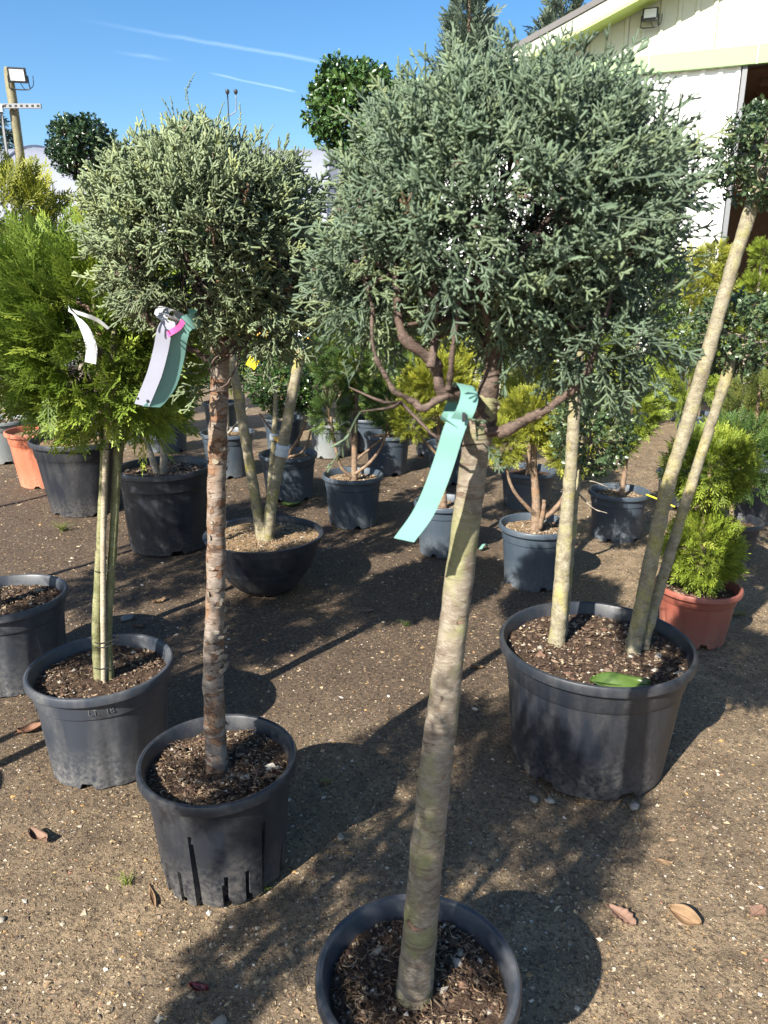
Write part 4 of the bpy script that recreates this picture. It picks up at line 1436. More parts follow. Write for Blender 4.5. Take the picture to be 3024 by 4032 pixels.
tube('cane', rel(cp, tC), [.0085, .008, .0075, .007], M['cane'], tC, k=12, n=60, bumps=[(0.15, 4.7, 0.008, 0.002), (0.55, 4.7, 0.008, 0.002), (0.55, 1.5, 0.008, 0.002), (0.8, 4.7, 0.008, 0.002)])
for zc, sw in ((.415, 1.0), (.43, 1.05), (.345, 1.05), (.655, .9), (1.02, .9)):
    cx_, cy_ = np.interp(zc, [.25, .763, 1.04], [-.868, -.82, -.785]), np.interp(zc, [.25, .763, 1.04], [2.05, 2.072, 2.085])
    a = np.linspace(0, 2 * math.pi, 17)
    tube('tie', rel(np.stack([cx_ + np.cos(a) * .036 * sw, cy_ + np.sin(a) * .026 * sw, zc + 0.006 * np.sin(a + 1)], 1), tC), [.0018] * 17, M['tie'], tC, k=5, n=40)
blobsC = [(-.800, 2.125, 1.335, .205, .21, .265, .275)]
P, O, f = blob(2600, blobsC[0][:3], (.235, .215, .225, .275), g, 0.58, 0.15, 2.4, 23, power=0.55)
kp = ((vnoise(P * 13, 63) > 0.34) | (g.random(len(P)) < 0.25)) & ~((np.hypot(P[:, 0] + .79, P[:, 1] - 2.09) < .09) & (P[:, 2] < 1.18) & (g.random(len(P)) < 0.8))
obj('crown', crown_mesh('crown', T_FERN, P[kp] - oC, O[kp], g, 0.30, 0.40, (0.7, 1.2)), M['leyland'], tC, kind='stuff')
LC = [([(-.79, 2.1, 1.15 + .06 * i), (-.79 + .1 * math.cos(i * 2.4), 2.1 + .1 * math.sin(i * 2.4), 1.21 + .06 * i), (-.79 + .19 * math.cos(i * 2.4), 2.1 + .19 * math.sin(i * 2.4), 1.3 + .05 * i)], .006, .002) for i in range(7)]
limbs(tC, [(rel(p, tC), a, b) for p, a, b in LC], M['bark_brown'], k=6)
# moulded size mark and sticker on the pot
for i, ch in enumerate('LT.18'):
    cu = bpy.data.curves.new('size_mark', 'FONT')
    cu.body = ch
    cu.size = 0.026
    cu.extrude = 0.0004
    a = -1.42 + i * 0.062 + (0.05 if i > 2 else 0)
    rr = 0.2145
    o = bpy.data.objects.new('mark', cu)
    me = bpy.data.meshes.new_from_object(o)
    me.materials.append(M['pot_grey'])
    bpy.data.objects.remove(o)
    o = obj('size_mark', me, None, tC)
    o.location = (math.cos(a) * rr * 0.945, math.sin(a) * rr * 0.945, 0.272)
    o.rotation_euler = (R(85), 0, a + math.pi / 2)
aa = np.linspace(3.28, 3.50, 8)
zz = np.linspace(0.20, 0.262, 5)
V = np.array([[math.cos(a) * (0.1755 + 0.030 * z / 0.33 + 0.004), math.sin(a) * (0.1755 + 0.030 * z / 0.33 + 0.004), z] for z in zz for a in aa])
obj('sticker', make_mesh('sticker', V, [grid_faces(5, 8, False)]), M['white_tag'], tC, label='white paper sticker')

# ------------------------------------------------------------------ golden conifer at the left edge
tD = potted('potted_conifer', 'golden conifer in grey pot cut off by the left edge', 'potted tree', -1.435, 2.60, 0.217, 0.345, 'pot_grey', 'plain', 9, 5, seed=5, bits=(700, 250), size=0.006, base=0.8)
g = np.random.default_rng(404)
tube('trunk', rel([(-1.47, 2.58, .25), (-1.475, 2.58, .6), (-1.46, 2.6, 1.0), (-1.45, 2.62, 1.5)], tD), [.026, .021, .018, .008], M['bark_brown'], tD, k=18, n=80, amp=.004, freq=40)
conifer(tD, [(-1.36, 2.68, 1.54, .29, .26, .27, .28)], T_FERN, 'golden', g, 1350, 0.5, (0.8, 1.2), bump=0.16, lo=0.65)

# ------------------------------------------------------------------ large multi-stem pot on the right
tE = potted('potted_multi_stem_tree', 'multi stemmed lichen barked tree in very large black pot', 'potted tree', 0.66, 2.09, 0.298, 0.41, 'pot_black', 'plain', 0, 6, seed=2, bits=(1300, 420), base=0.80, size=0.006)
g = np.random.default_rng(505)
oE = np.array(tE.location)
ST = [([(.551, 2.15, .34), (.556, 2.155, .42), (.566, 2.19, .646), (.569, 2.2, .80), (.570, 2.2, .946), (.571, 2.21, 1.184), (.575, 2.22, 1.42)], [.030, .0255, .0245, .021, .019, .0165, .012]),
      ([(.585, 2.21, .34), (.60, 2.25, .60), (.62, 2.31, .85), (.65, 2.34, 1.05)], [.017, .015, .013, .008]),
      ([(.776, 2.09, .34), (.785, 2.092, .45), (.824, 2.1, .829), (.850, 2.1, .99), (.881, 2.1, 1.157), (.938, 2.1, 1.506), (.968, 2.1, 1.657), (.98, 2.1, 1.78)], [.0255, .0235, .0215, .0195, .0205, .0175, .0165, .008]),
      ([(.818, 2.11, .34), (.832, 2.12, .45), (.903, 2.15, .784), (.962, 2.15, 1.096), (.990, 2.15, 1.243), (1.0, 2.18, 1.32)], [.0175, .0165, .0155, .0150, .0145, .006])]
for i, (p, r) in enumerate(ST):
    tube('stem', rel(p, tE), r, M['bark_lichen'], tE, k=26, n=130, amp=.003, freq=45, seed=20 + i, bumps=[(0.2 + .13 * j, 4.7 + (-1) ** j * .7, .011, .003) for j in range(6)])
def leafy(t, blobs, templates, mat, g, density, lo=0.6, scale=(0.8, 1.2), up=0.3, bump=0.1, twig=True, hub=None):
    o = conifer(t, blobs, templates, mat, g, density, up, scale, lo, bump, 0.6)
    if twig:
        ol = np.array(t.location)
        parts = []
        for b in blobs:
            c = np.array(b[:3])
            Pt, _, _ = blob(36, c, (b[3] * 1.0,) * 3, g, 0.75)
            h_ = c + g.normal(0, b[3] * 0.18, (8, 3)) - [0, 0, b[3] * 0.35]
            parts.append(twigs(g, h_ - ol, Pt - ol, 0.0022))
        V, F = join(parts)
        obj('twigs', make_mesh('twigs', V, F), M['bark_pale'], t, kind='stuff')
    return o
leafy(tE, [(.585, 2.22, 1.52, .15), (1.0, 2.1, 1.785, .135, .13, .12, .12), (1.03, 2.2, 1.33, .14, .14, .10, .11), (.672, 2.36, 1.02, .125, .13, .15, .15)], T_LEAF_S, 'small_leaf', g, 3900, 0.6, scale=(0.55, 0.85))
# a few bare side shoots under the left stem's foliage
limbs(tE, [(rel([(.62, 2.31, .85), (.59, 2.26, .84), (.55, 2.22, .85)], tE), .003, .0012), (rel([(.62, 2.31, .83), (.66, 2.25, .79), (.70, 2.22, .78)], tE), .003, .0012), (rel([(.625, 2.31, .86), (.66, 2.27, .87), (.70, 2.24, .86)], tE), .003, .0012), (rel([(.61, 2.29, .80), (.575, 2.25, .78), (.545, 2.23, .755)], tE), .003, .0012)], M['bark_pale'], 'side_shoot', 5)
lt = thing('fallen_leaf', 'big glossy green leaf lying in the large black pot', 'leaf', (.662, 1.852, .385))
def leaf_mesh(L, W, curl=0.12, nx=9, lobes=0, seed=0, fold=0.15):
    """one broad leaf with thickness: pointed ends, raised sides, optional lobed edge"""
    gg = np.random.default_rng(seed)
    u = np.linspace(0, 1, 15)
    rows = []
    for a in u:
        w = W / 2 * math.sin(math.pi * min(1, a * 0.96 + 0.02)) ** 0.75
        if lobes:
            w *= 0.62 + 0.45 * math.sin(a * lobes * math.pi) ** 2 * (0.5 + 0.8 * a)
        for b in np.linspace(-1, 1, nx):
            z = fold * W * abs(b) ** 1.4 + curl * L * (a - 0.5) ** 2 * 2 + 0.03 * L * math.sin(a * 7 + b * 3 + seed)
            rows.append([(a - 0.5) * L, b * w, z])
    V = np.array(rows)
    V2 = V.copy()
    V2[:, 2] -= 0.0006
    f = grid_faces(15, nx, False)
    n = len(V)
    edge = [i for i in range(nx)] + [i * nx + nx - 1 for i in range(1, 15)] + [14 * nx + i for i in range(nx - 2, -1, -1)] + [i * nx for i in range(13, 0, -1)]
    ef = np.array([[edge[i], edge[i - 1], edge[i - 1] + n, edge[i] + n] for i in range(len(edge))])
    return make_mesh('leaf_blade', np.vstack([V, V2]), [f, f[:, ::-1] + n, ef])
M['green_leaf'] = plain('green_leaf', (0.062, 0.105, 0.02), 0.35, 0.5, 0.15, 30)
o = obj('leaf_blade', leaf_mesh(0.165, 0.075, 0.12, seed=3), M['green_leaf'], lt)
o.rotation_euler = (R(20), 0, R(-6))
tube('midrib', [(-0.08, 0, 0.012), (0, 0, 0.0015), (0.08, 0, 0.012)], [0.0012, 0.001, 0.0005], M['thuja'], o, k=5, n=12)

# ------------------------------------------------------------------ bowl with three propped stems
tF = potted('potted_multi_stem_tree', 'round ball tree with three splayed stems in wide black bowl', 'potted tree', -0.60, 3.50, 0.297, 0.292, 'pot_black', 'bowl', seed=6, soil='tan', bits=(1200, 300), soil_z=0.262, size=0.005)
g = np.random.default_rng(606)
oF = np.array(tF.location)
SF = [([(-.60, 3.50, .24), (-.615, 3.5, .32), (-.64, 3.5, .55), (-.675, 3.5, .85), (-.702, 3.5, 1.091), (-.75, 3.52, 1.35), (-.80, 3.52, 1.6)], [.036, .029, .025, .024, .021, .018, .012]),
      ([(-.585, 3.49, .24), (-.570, 3.48, .32), (-.545, 3.48, .48), (-.485, 3.48, .728), (-.43, 3.48, .98), (-.362, 3.48, 1.26), (-.269, 3.5, 1.583), (-.16, 3.5, 1.98), (-.13, 3.5, 2.15)], [.036, .030, .028, .026, .025, .023, .019, .014, .008]),
      ([(-.585, 3.53, .24), (-.565, 3.545, .5), (-.535, 3.56, .76), (-.52, 3.57, 1.0)], [.02, .0165, .014, .008])]
for i, (p, r) in enumerate(SF):
    tube('stem', rel(p, tF), r, M['bark_lichen'], tF, k=20, n=90, amp=.003, freq=40, seed=30 + i, bumps=[(0.25 + .1 * j, 4.7 + (-1) ** j * .6, .012, .003) for j in range(5)])
tube('spacer_cane', rel([(-.69, 3.47, 1.265), (-.52, 3.465, 1.255), (-.365, 3.46, 1.235), (-.345, 3.46, 1.232)], tF), [.016] * 4, M['yellow_cane'], tF, k=12, n=20)
tube('spacer_cane', rel([(-.535, 3.55, .765), (-.505, 3.52, .755), (-.485, 3.49, .745)], tF), [.012] * 3, M['yellow_cane'], tF, k=10, n=8)
def wrap(t, c, ax, r, w, name='tape_wrap'):
    c, ax = np.asarray(c, float), unit(np.asarray(ax, float))
    return tube(name, rel([c - ax * w / 2, c - ax * w / 4, c, c + ax * w / 4, c + ax * w / 2], t), [r, r * 1.04, r * .98, r * 1.05, r], M['tape'], t, k=18, n=20, amp=.002, freq=60)
wrap(tF, (-.368, 3.48, 1.235), (.22, 0, 1), .031, .085)
wrap(tF, (-.395, 3.462, 1.238), (1, 0, -.08), .021, .04)
wrap(tF, (-.488, 3.48, .715), (.22, 0, 1), .032, .055)
wrap(tF, (-.536, 3.555, .765), (.05, 0, 1), .02, .03)
leafy(tF, [(-.125, 3.52, 2.195, .195, .195, .165, .19)], T_LEAF, 'glossy', g, 4400, 0.6, bump=0.13, scale=(0.55, 0.85))
conifer(tF, [(-.82, 3.55, 1.62, .15)], T_LEAF, 'glossy', g, 2000, 0.3, lo=0.5, name='crown')

# ------------------------------------------------------------------ the other potted plants
def trunk_set(t, lines, mat):
    for i, (p, r0, r1) in enumerate(lines):
        tube('trunk' if i == 0 else 'branch', rel(p, t), np.linspace(r0, r1, len(p)), M[mat], t, k=10, n=24, amp=min(.003, r0 * .2), freq=40, seed=i)


g = np.random.default_rng(707)
t = potted('potted_conifer', 'dark green cloud pruned conifer in slate pot, standing behind the bowl', 'potted tree', -0.20, 4.59, 0.196, 0.33, 'pot_slate', seed=11, soil='tan', bits=(500, 200), size=0.006, flutes=10)
trunk_set(t, [([(-.19, 4.58, .27), (-.185, 4.58, .5), (-.17, 4.6, .85), (-.16, 4.62, 1.15)], .022, .010), ([(-.19, 4.58, .30), (-.27, 4.55, .38), (-.31, 4.54, .55), (-.33, 4.55, .70)], .013, .007), ([(-.185, 4.57, .33), (-.08, 4.55, .42), (0.0, 4.55, .55), (.03, 4.58, .72)], .012, .006), ([(-.18, 4.58, .42), (-.05, 4.6, .52), (.08, 4.62, .62)], .009, .005)], 'bark_brown')
conifer(t, [(-.33, 4.54, .71, .085, .085, .10), (-.18, 4.58, .98, .10, .1, .09), (-.30, 4.6, .97, .085), (.035, 4.6, .76, .10, .1, .13), (-.06, 4.65, 1.15, .10), (-.28, 4.66, 1.15, .09)], T_FERN_MID, 'dark_conifer', g, 3900, 0.4, (0.6, 1.0), lo=0.65)
t = potted('potted_conifer', 'golden conifer with pale wood chip in slate pot, behind the front trunk', 'potted tree', 0.335, 4.04, 0.165, 0.305, 'pot_slate', seed=12, soil='tan', bits=(600, 300), size=0.006)
trunk_set(t, [([(.335, 4.02, .25), (.33, 4.02, .4), (.31, 4.03, .6), (.28, 4.04, .9)], .024, .009), ([(.332, 4.02, .38), (.37, 4.0, .48), (.40, 4.02, .62)], .012, .006), ([(.32, 4.02, .55), (.22, 4.0, .66), (.16, 4.0, .74)], .01, .005)], 'bark_brown')
conifer(t, [(.28, 4.05, .98, .13, .13, .11), (.15, 4.0, .78, .09), (.41, 4.05, .86, .10, .1, .12), (.20, 4.06, .92, .09)], T_FINE, 'golden', g, 6500, 0.4, (0.8, 1.2), lo=0.65)
t = potted('potted_conifer', 'golden green cloud conifer with forked trunk in slate pot', 'potted tree', 0.775, 3.58, 0.191, 0.318, 'pot_slate', seed=13, soil='tan', bits=(800, 350), size=0.006)
trunk_set(t, [([(.77, 3.57, .26), (.765, 3.57, .42), (.745, 3.58, .6), (.73, 3.6, .85)], .028, .011), ([(.77, 3.56, .36), (.70, 3.53, .43), (.63, 3.52, .52), (.585, 3.53, .66)], .012, .006), ([(.785, 3.56, .34), (.85, 3.54, .40), (.895, 3.52, .5), (.91, 3.52, .64)], .016, .006), ([(.785, 3.55, .30), (.795, 3.54, .38), (.797, 3.54, .45)], .013, .010), ([(.75, 3.57, .55), (.71, 3.55, .62), (.69, 3.56, .72)], .009, .005)], 'bark_brown')
conifer(t, [(.72, 3.62, .86, .125, .12, .10, .09), (.575, 3.53, .74, .085, .085, .08), (.905, 3.5, .70, .085, .085, .07), (.84, 3.64, .82, .10)], T_FINE, 'golden', g, 7000, 0.35, (0.8, 1.2), lo=0.65)
t = potted('potted_conifer', 'upright light green conifer in dusty slate pot with yellow wire', 'potted tree', 1.42, 4.31, 0.180, 0.296, 'pot_slate', seed=14, soil='tan', bits=(500, 250), size=0.006)
trunk_set(t, [([(1.43, 4.3, .24), (1.44, 4.3, .5), (1.45, 4.31, .9)], .018, .007)], 'bark_brown')
conifer(t, [(1.45, 4.32, .80, .13, .13, .20, .20), (1.36, 4.30, .62, .10)], T_FERN_MID, 'thuja', g, 4600, 0.5, (0.6, 1.0))
tube('yellow_wire', rel([(1.54, 4.19, .30), (1.60, 4.12, .285), (1.66, 4.05, .265)], t), [.005] * 3, M['wire_yellow'], t, k=6, n=10)
t = potted('potted_conifer', 'two tier clipped thuja in brick red pot at the right', 'potted tree', 1.345, 2.94, 0.176, 0.25, 'pot_brick', seed=15, soil='dark', bits=(400, 200), base=0.74, size=0.005, collar=True, flutes=10)
trunk_set(t, [([(1.345, 2.95, .2), (1.34, 2.95, .5), (1.335, 2.95, .8)], .018, .008)], 'bark_brown')
conifer(t, [(1.345, 2.94, .405, .118, .118, .135, .145), (1.335, 2.95, .755, .135, .135, .12, .12)], T_FINE, 'thuja', g, 9000, 0.25, (0.85, 1.3), lo=0.7)
t = potted('potted_conifer', 'dark leafed shrub in black pot behind the brick red pot', 'potted tree', 1.87, 3.79, 0.156, 0.275, 'pot_black', seed=16, bits=(200, 120), base=0.72)
trunk_set(t, [([(1.87, 3.79, .22), (1.86, 3.8, .4), (1.88, 3.8, .62)], .014, .006)], 'bark_brown')
shared_crown(t, (1.87, 3.80, .62), .23, .22, 'dark_conifer')
t = potted('potted_conifer', 'rounded golden conifer in slate pot behind the forked conifer', 'potted tree', 1.0, 5.0, 0.20, 0.262, 'pot_slate', seed=17, bits=(0, 0))
trunk_set(t, [([(1.0, 5, .2), (1.0, 5, .45), (1.0, 5, .8)], .018, .008)], 'bark_brown')
shared_crown(t, (1.0, 5.0, .72), .25, .25, 'golden')
t = potted('potted_conifer', 'drooping dark conifer in slate pot right of the cloud pruned conifer', 'potted tree', 0.03, 6.0, 0.198, 0.325, 'pot_slate', seed=18, bits=(200, 100))
trunk_set(t, [([(.03, 6, .27), (.03, 6, .6), (.03, 6, 1.0)], .018, .008)], 'bark_brown')
shared_crown(t, (.02, 5.95, .66), .21, .26, 'dark_conifer', variant=1)
shared_crown(t, (0.0, 6.0, 1.0), .21, .2, 'dark_conifer')
t = potted('potted_shrub', 'bushy small leafed evergreen shrub in slate pot behind the propped stems', 'potted shrub', -0.69, 5.22, 0.212, 0.33, 'pot_slate', seed=19, soil='tan', bits=(400, 200), flutes=10)
trunk_set(t, [([(-.69, 5.21, .28), (-.70, 5.2, .5), (-.72, 5.2, .75)], .022, .009), ([(-.69, 5.2, .32), (-.60, 5.19, .45), (-.54, 5.2, .6)], .014, .006), ([(-.70, 5.2, .4), (-.80, 5.2, .5), (-.88, 5.2, .62)], .012, .006), ([(-.69, 5.2, .3), (-.57, 5.17, .36), (-.50, 5.17, .55)], .010, .006)], 'bark_brown')
leafy(t, [(-.725, 5.22, .82, .24, .24, .21, .21), (-.54, 5.2, .74, .12)], T_LEAF_S, 'glossy', g, 2100, 0.5)
t = potted('potted_shrub', 'broad evergreen in slate pot left of the propped stems', 'potted shrub', -1.27, 5.93, 0.221, 0.353, 'pot_slate', seed=20, soil='tan', bits=(300, 200))
trunk_set(t, [([(-1.27, 5.92, .3), (-1.26, 5.92, .6), (-1.27, 5.93, .9)], .02, .008), ([(-1.26, 5.9, .34), (-1.15, 5.86, .46), (-1.08, 5.85, .56)], .012, .006)], 'bark_pale')
leafy(t, [(-1.30, 5.95, .95, .26)], T_LEAF_S, 'dark_glossy', g, 1500, 0.5)
t = potted('potted_conifer', 'yellow green conifer in pale dusty pot behind the small leafed shrub', 'potted tree', -0.50, 6.63, 0.185, 0.31, 'pot_pale', seed=21, bits=(0, 0))
trunk_set(t, [([(-.5, 6.63, .25), (-.5, 6.63, .6), (-.5, 6.63, 1.0)], .016, .008)], 'bark_brown')
shared_crown(t, (-.42, 6.6, .90), .22, .32, 'thuja')
t = potted('potted_tree', 'two pale stems in a big dusty black tub, left of the peeling trunk', 'potted tree', -1.275, 4.17, 0.266, 0.48, 'pot_black', seed=22, bits=(700, 120), base=0.84, size=0.009, notches=4)
trunk_set(t, [([(-1.27, 4.14, .42), (-1.255, 4.14, .6), (-1.24, 4.16, .9), (-1.25, 4.2, 1.2)], .023, .012), ([(-1.30, 4.13, .42), (-1.335, 4.13, .58), (-1.38, 4.14, .8), (-1.42, 4.2, 1.1)], .020, .012)], 'bark_pale')
shared_crown(t, (-1.32, 4.2, 1.12), .34, .34, 'dark_conifer', variant=1)
t = potted('potted_tree', 'dark glossy ball tree on a tall stem in a broad black tub', 'potted tree', -2.06, 4.92, 0.312, 0.50, 'pot_black', seed=23, soil='tan', bits=(400, 200), base=0.72, notches=5, flutes=8)
trunk_set(t, [([(-2.04, 4.9, .44), (-1.98, 4.9, .9), (-1.9, 4.9, 1.5), (-1.84, 4.9, 2.2)], .03, .012)], 'bark_pale')
leafy(t, [(-1.825, 4.92, 2.265, .195, .195, .17, .17)], T_LEAF_S, 'dark_glossy', g, 4000, 0.5, bump=0.08)
t = potted('potted_tree', 'terracotta coloured plastic pot with an evergreen at the left', 'potted tree', -2.63, 5.62, 0.262, 0.428, 'pot_terracotta', seed=24, soil='tan', bits=(250, 100), base=0.74, flutes=10)
trunk_set(t, [([(-2.63, 5.62, .37), (-2.62, 5.62, .8), (-2.6, 5.62, 1.2)], .02, .01)], 'bark_brown')
shared_crown(t, (-2.6, 5.62, 1.15), .3, .3, 'dark_conifer')
t = potted('potted_tree', 'thin grey trunk in a pale grey pot at the far left edge', 'potted tree', -3.36, 6.45, 0.25, 0.37, 'pot_pale', seed=25, bits=(200, 100), base=0.8)
trunk_set(t, [([(-3.26, 6.4, .32), (-3.29, 6.4, .8), (-3.31, 6.4, 1.2), (-3.32, 6.4, 1.6)], .028, .018)], 'bark_pale')
shared_crown(t, (-3.35, 6.45, 1.75), .36, .34, 'glossy', True)
t = potted('potted_shrub', 'slate pot with dark shrub behind the dusty black tub', 'potted shrub', -2.03, 6.87, 0.20, 0.33, 'pot_slate', seed=26, bits=(0, 0))
shared_crown(t, (-2.03, 6.87, .62), .27, .3, 'dark_glossy', True)
t = potted('potted_shrub', 'dark blue grey pot at the far left behind the pale pot', 'potted shrub', -3.85, 8.0, 0.27, 0.42, 'pot_slate', seed=27, bits=(0, 0))
shared_crown(t, (-3.85, 8.0, .85), .33, .33, 'glossy', True)
t = potted('potted_conifer', 'light green oval conifer with white wrapped foot, right of the lichen stems', 'potted tree', 2.05, 5.0, 0.15, 0.25, 'pot_pale', seed=28, bits=(0, 0))
trunk_set(t, [([(2.05, 5, .2), (2.05, 5, .4), (2.05, 5, .9)], .018, .008)], 'bark_brown')
tube('wrap', [(0, 0, .24), (0.005, 0, .34), (0, 0, .43), (0, 0, .50)], [.04, .033, .036, .026], M['white_tag'], t, k=10, n=14, amp=.006, freq=30)
shared_crown(t, (2.045, 5.0, .92), .19, .30, 'thuja')
t = potted('potted_conifer', 'loose olive conifer cut off by the right edge', 'potted tree', 2.36, 4.6, 0.17, 0.27, 'pot_black', seed=29, bits=(0, 0))
trunk_set(t, [([(2.36, 4.6, .2), (2.34, 4.6, .5), (2.32, 4.6, .9)], .018, .008)], 'bark_brown')
shared_crown(t, (2.32, 4.6, .72), .22, .28, 'olive')
t = potted('potted_conifer', 'bright yellow conifer far behind the right side of the front crown', 'potted tree', 2.98, 7.0, 0.2, 0.33, 'pot_slate', seed=30, bits=(0, 0))
trunk_set(t, [([(2.98, 7, .27), (2.98, 7, .8), (2.98, 7, 1.6)], .025, .01)], 'bark_brown')
for c_, r_ in (((2.96, 7.0, 1.70), .17), ((2.86, 7.0, 1.45), .15), ((3.05, 7.05, 1.2), .2)):
    shared_crown(t, c_, r_, r_, 'golden')
t = potted('potted_conifer', 'pale green pompon conifer with two round heads at the right edge', 'potted tree', 3.40, 7.0, 0.2, 0.33, 'pot_slate', seed=31, bits=(0, 0))
trunk_set(t, [([(3.40, 7, .27), (3.40, 7, 1.0), (3.39, 7, 1.7)], .022, .01)], 'bark_pale')
for c_, r_ in (((3.40, 7.0, 1.76), .13), ((3.385, 7.0, 1.45), .165), ((3.45, 7.0, 1.05), .2)):
    shared_crown(t, c_, r_, r_, 'thuja', variant=1)
far = [(0.52, 5.7, .86, .17, .22, 'golden', 'bright yellow conifer glowing between the front limbs'),
       (0.10, 7.6, 1.05, .28, .35, 'thuja', 'mid green conifer behind the drooping dark conifer'),
       (0.95, 7.2, 1.0, .28, .34, 'dark_conifer', 'dark conifer far behind the bright yellow one'),
       (1.65, 6.6, .95, .24, .32, 'thuja', 'light green conifer behind the dusty slate pot'),
       (2.45, 8.6, 1.2, .32, .45, 'dark_conifer', 'dark conifer before the white barn wall'),
       (-1.0, 8.0, 1.1, .3, .4, 'dark_conifer', 'dark conifer behind the yellow green one'),
       (-0.35, 9.6, .9, .3, .34, 'golden', 'far golden conifer beside the red crate'),
       (2.72, 8.1, 1.25, .36, .75, 'dark_conifer', 'tall dark conifer hiding the foot of the barn wall'),
       (3.45, 8.6, 1.2, .36, .6, 'golden', 'olive gold conifer close to the barn at the right'),
       (2.1, 7.4, .9, .26, .4, 'thuja', 'green conifer between the dusty slate pot and the barn'),
       (-0.95, 6.9, .95, .30, .42, 'thuja', 'green conifer showing between the propped stems and the peeling trunk'),
       (-1.75, 7.9, 1.0, .34, .5, 'thuja', 'rounded green conifer behind the slate pot shrub'),
       (0.45, 6.7, .82, .25, .32, 'thuja', 'fresh green conifer behind the golden one at the front trunk'),
       (-0.15, 6.9, .75, .24, .34, 'olive', 'olive conifer showing above the cloud pruned conifer'),
       (1.35, 7.4, .75, .26, .34, 'golden', 'golden conifer seen beneath the right limb'),
       (-2.5, 7.3, 1.0, .32, .45, 'dark_conifer', 'dark conifer between the terracotta pot and the dusty tub'),
       (3.15, 5.9, .62, .22, .26, 'golden', 'low golden conifer near the right edge'),
       (-2.9, 8.6, 1.2, .35, .5, 'dark_conifer', 'tall dark conifer in front of the polytunnel'),
       (1.3, 9.6, 1.1, .35, .42, 'thuja', 'rounded green conifer farthest back in the middle')]
for i, (x, y, z, r, rz, m, lab) in enumerate(far):
    t = potted('potted_conifer', lab, 'potted tree', x, y, 0.19, 0.31, 'pot_slate', seed=40 + i, bits=(0, 0), group='conifers standing far back')
    trunk_set(t, [([(x, y, .26), (x, y, .5), (x, y, z)], .02, .008)], 'bark_brown')
    shared_crown(t, (x, y, z), r * 1.15, rz * 1.12, m, variant=i % 2)
# trees of the same rows standing left of the view; their shade falls across the yard
for x, y, z, r, m, lab in ((-1.08, 0.29, 1.56, .32, 'leyland', 'ball tree beside the camera, outside the left of the view'),
                           (-0.90, 0.02, 1.55, .30, 'sage', 'nearest ball tree, outside the view beside the camera'),
                           (-2.02, 1.20, 1.58, .34, 'sage', 'ball tree in the next row, outside the view'),
                           (-2.52, 1.95, 1.62, .34, 'glaucous', 'ball tree farther along the next row, outside the view'),
                           (-2.40, 2.85, 1.62, .36, 'sage', 'ball tree left of the golden conifer and farther back, outside the view'),
                           (-1.62, 1.52, 1.62, .30, 'sage', 'ball tree left of the golden conifer, outside the view'),
                           (-3.25, 4.25, 1.75, .40, 'glossy', 'tall ball tree left of the terracotta pot, outside the view')):
    t = potted('potted_ball_cypress', lab, 'potted tree', x, y, 0.2, 0.33, 'pot_grey', seed=int(60 + x * 3), bits=(0, 0))
    trunk_set(t, [([(x, y, .27), (x + .01, y, .7), (x, y, 1.2), (x, y, z)], .026, .010)], 'bark_grey')
    for c_, r_ in [((x, y, z), r)] + ([((x, y, .98), .13), ((x + .05, y, .80), .09)] if x == -1.08 else []):
        shared_crown(t, c_, r_, r_, 'leyland', variant=1)

# weeds rooted in the yard
def tuft(x, y, n, L, label, seed, mat='thuja'):
    gg = np.random.default_rng(seed)
    t_ = thing('grass_tuft', label, 'weed', (x, y, 0))
    parts, T, I = [], [], []
    for _ in range(n):
        a, le = gg.uniform(0, 6.283), L * gg.uniform(0.5, 1.1)
        d = np.array([math.cos(a), math.sin(a), 0]) * gg.uniform(0.3, 1.0)
        p = gg.normal(0, L * 0.12, 3) * [1, 1, 0]
        parts.append(tube_arrays([p, p + d * le * .5 + [0, 0, le * .45], p + d * le + [0, 0, le * .45]], [.0011, .0009, .0002], k=3, n=6, cap=False))
    V, F = join(parts)
    gsz = len(V)
    obj('blades', make_mesh('blades', V, F, attrs={'tip': np.tile(np.repeat(np.linspace(0.2, 1, 6), 3), n), 'tint': np.repeat(gg.uniform(0.2, 0.8, n), 18)}), M[mat], t_, kind='stuff')


tuft(-2.02, 4.42, 60, .11, 'tuft of dry grass on the earth before the broad black tub', 1, 'olive')
tuft(-.655, 1.535, 16, .045, 'small green sprig lying left of the ribbed pot', 2)
tuft(.10, 3.05, 22, .05, 'small weed growing on the earth left of the front trunk', 3, 'dark_conifer')
tuft(-.30, 1.52, 9, .03, 'tiny green seedling at the foot of the ribbed pot', 4)
# ------------------------------------------------------------------ things at the back
bn = thing('bench', 'pale timber potting bench far back between the trees', 'bench', (-0.62, 9.2, 0))
for i in range(4):
    box('plank', (-0.75, 0.75, -0.3 + i * 0.152, -0.155 + i * 0.152, 0.70, 0.735), M['timber_pale'], bn, 0.004)
for x in (-0.7, 0.63):
    for y in (-0.29, 0.23):
        box('leg', (x, x + .07, y, y + .07, 0, .70), M['timber_pale'], bn)
cr = thing('crate', 'bright red plastic crate far back on the pale bench', 'crate', (-0.30, 9.15, 0.737))
for b in ((-.17, .17, -.13, -.118, 0, .17), (-.17, .17, .118, .13, 0, .17), (-.17, -.158, -.117, .117, 0, .17), (.158, .17, -.117, .117, 0, .17)):
    box('side', b, M['red_plastic'], cr)
box('base', (-.157, .157, -.117, .117, 0.002, .012), M['red_plastic'], cr)
bg = thing('polythene_bag', 'crumpled translucent polythene bag standing beyond the right hand conifers', 'bag', (3.36, 9.0, 0))
a = np.linspace(0, 2 * math.pi, 40, endpoint=False)
hz = np.linspace(0, 1, 26)
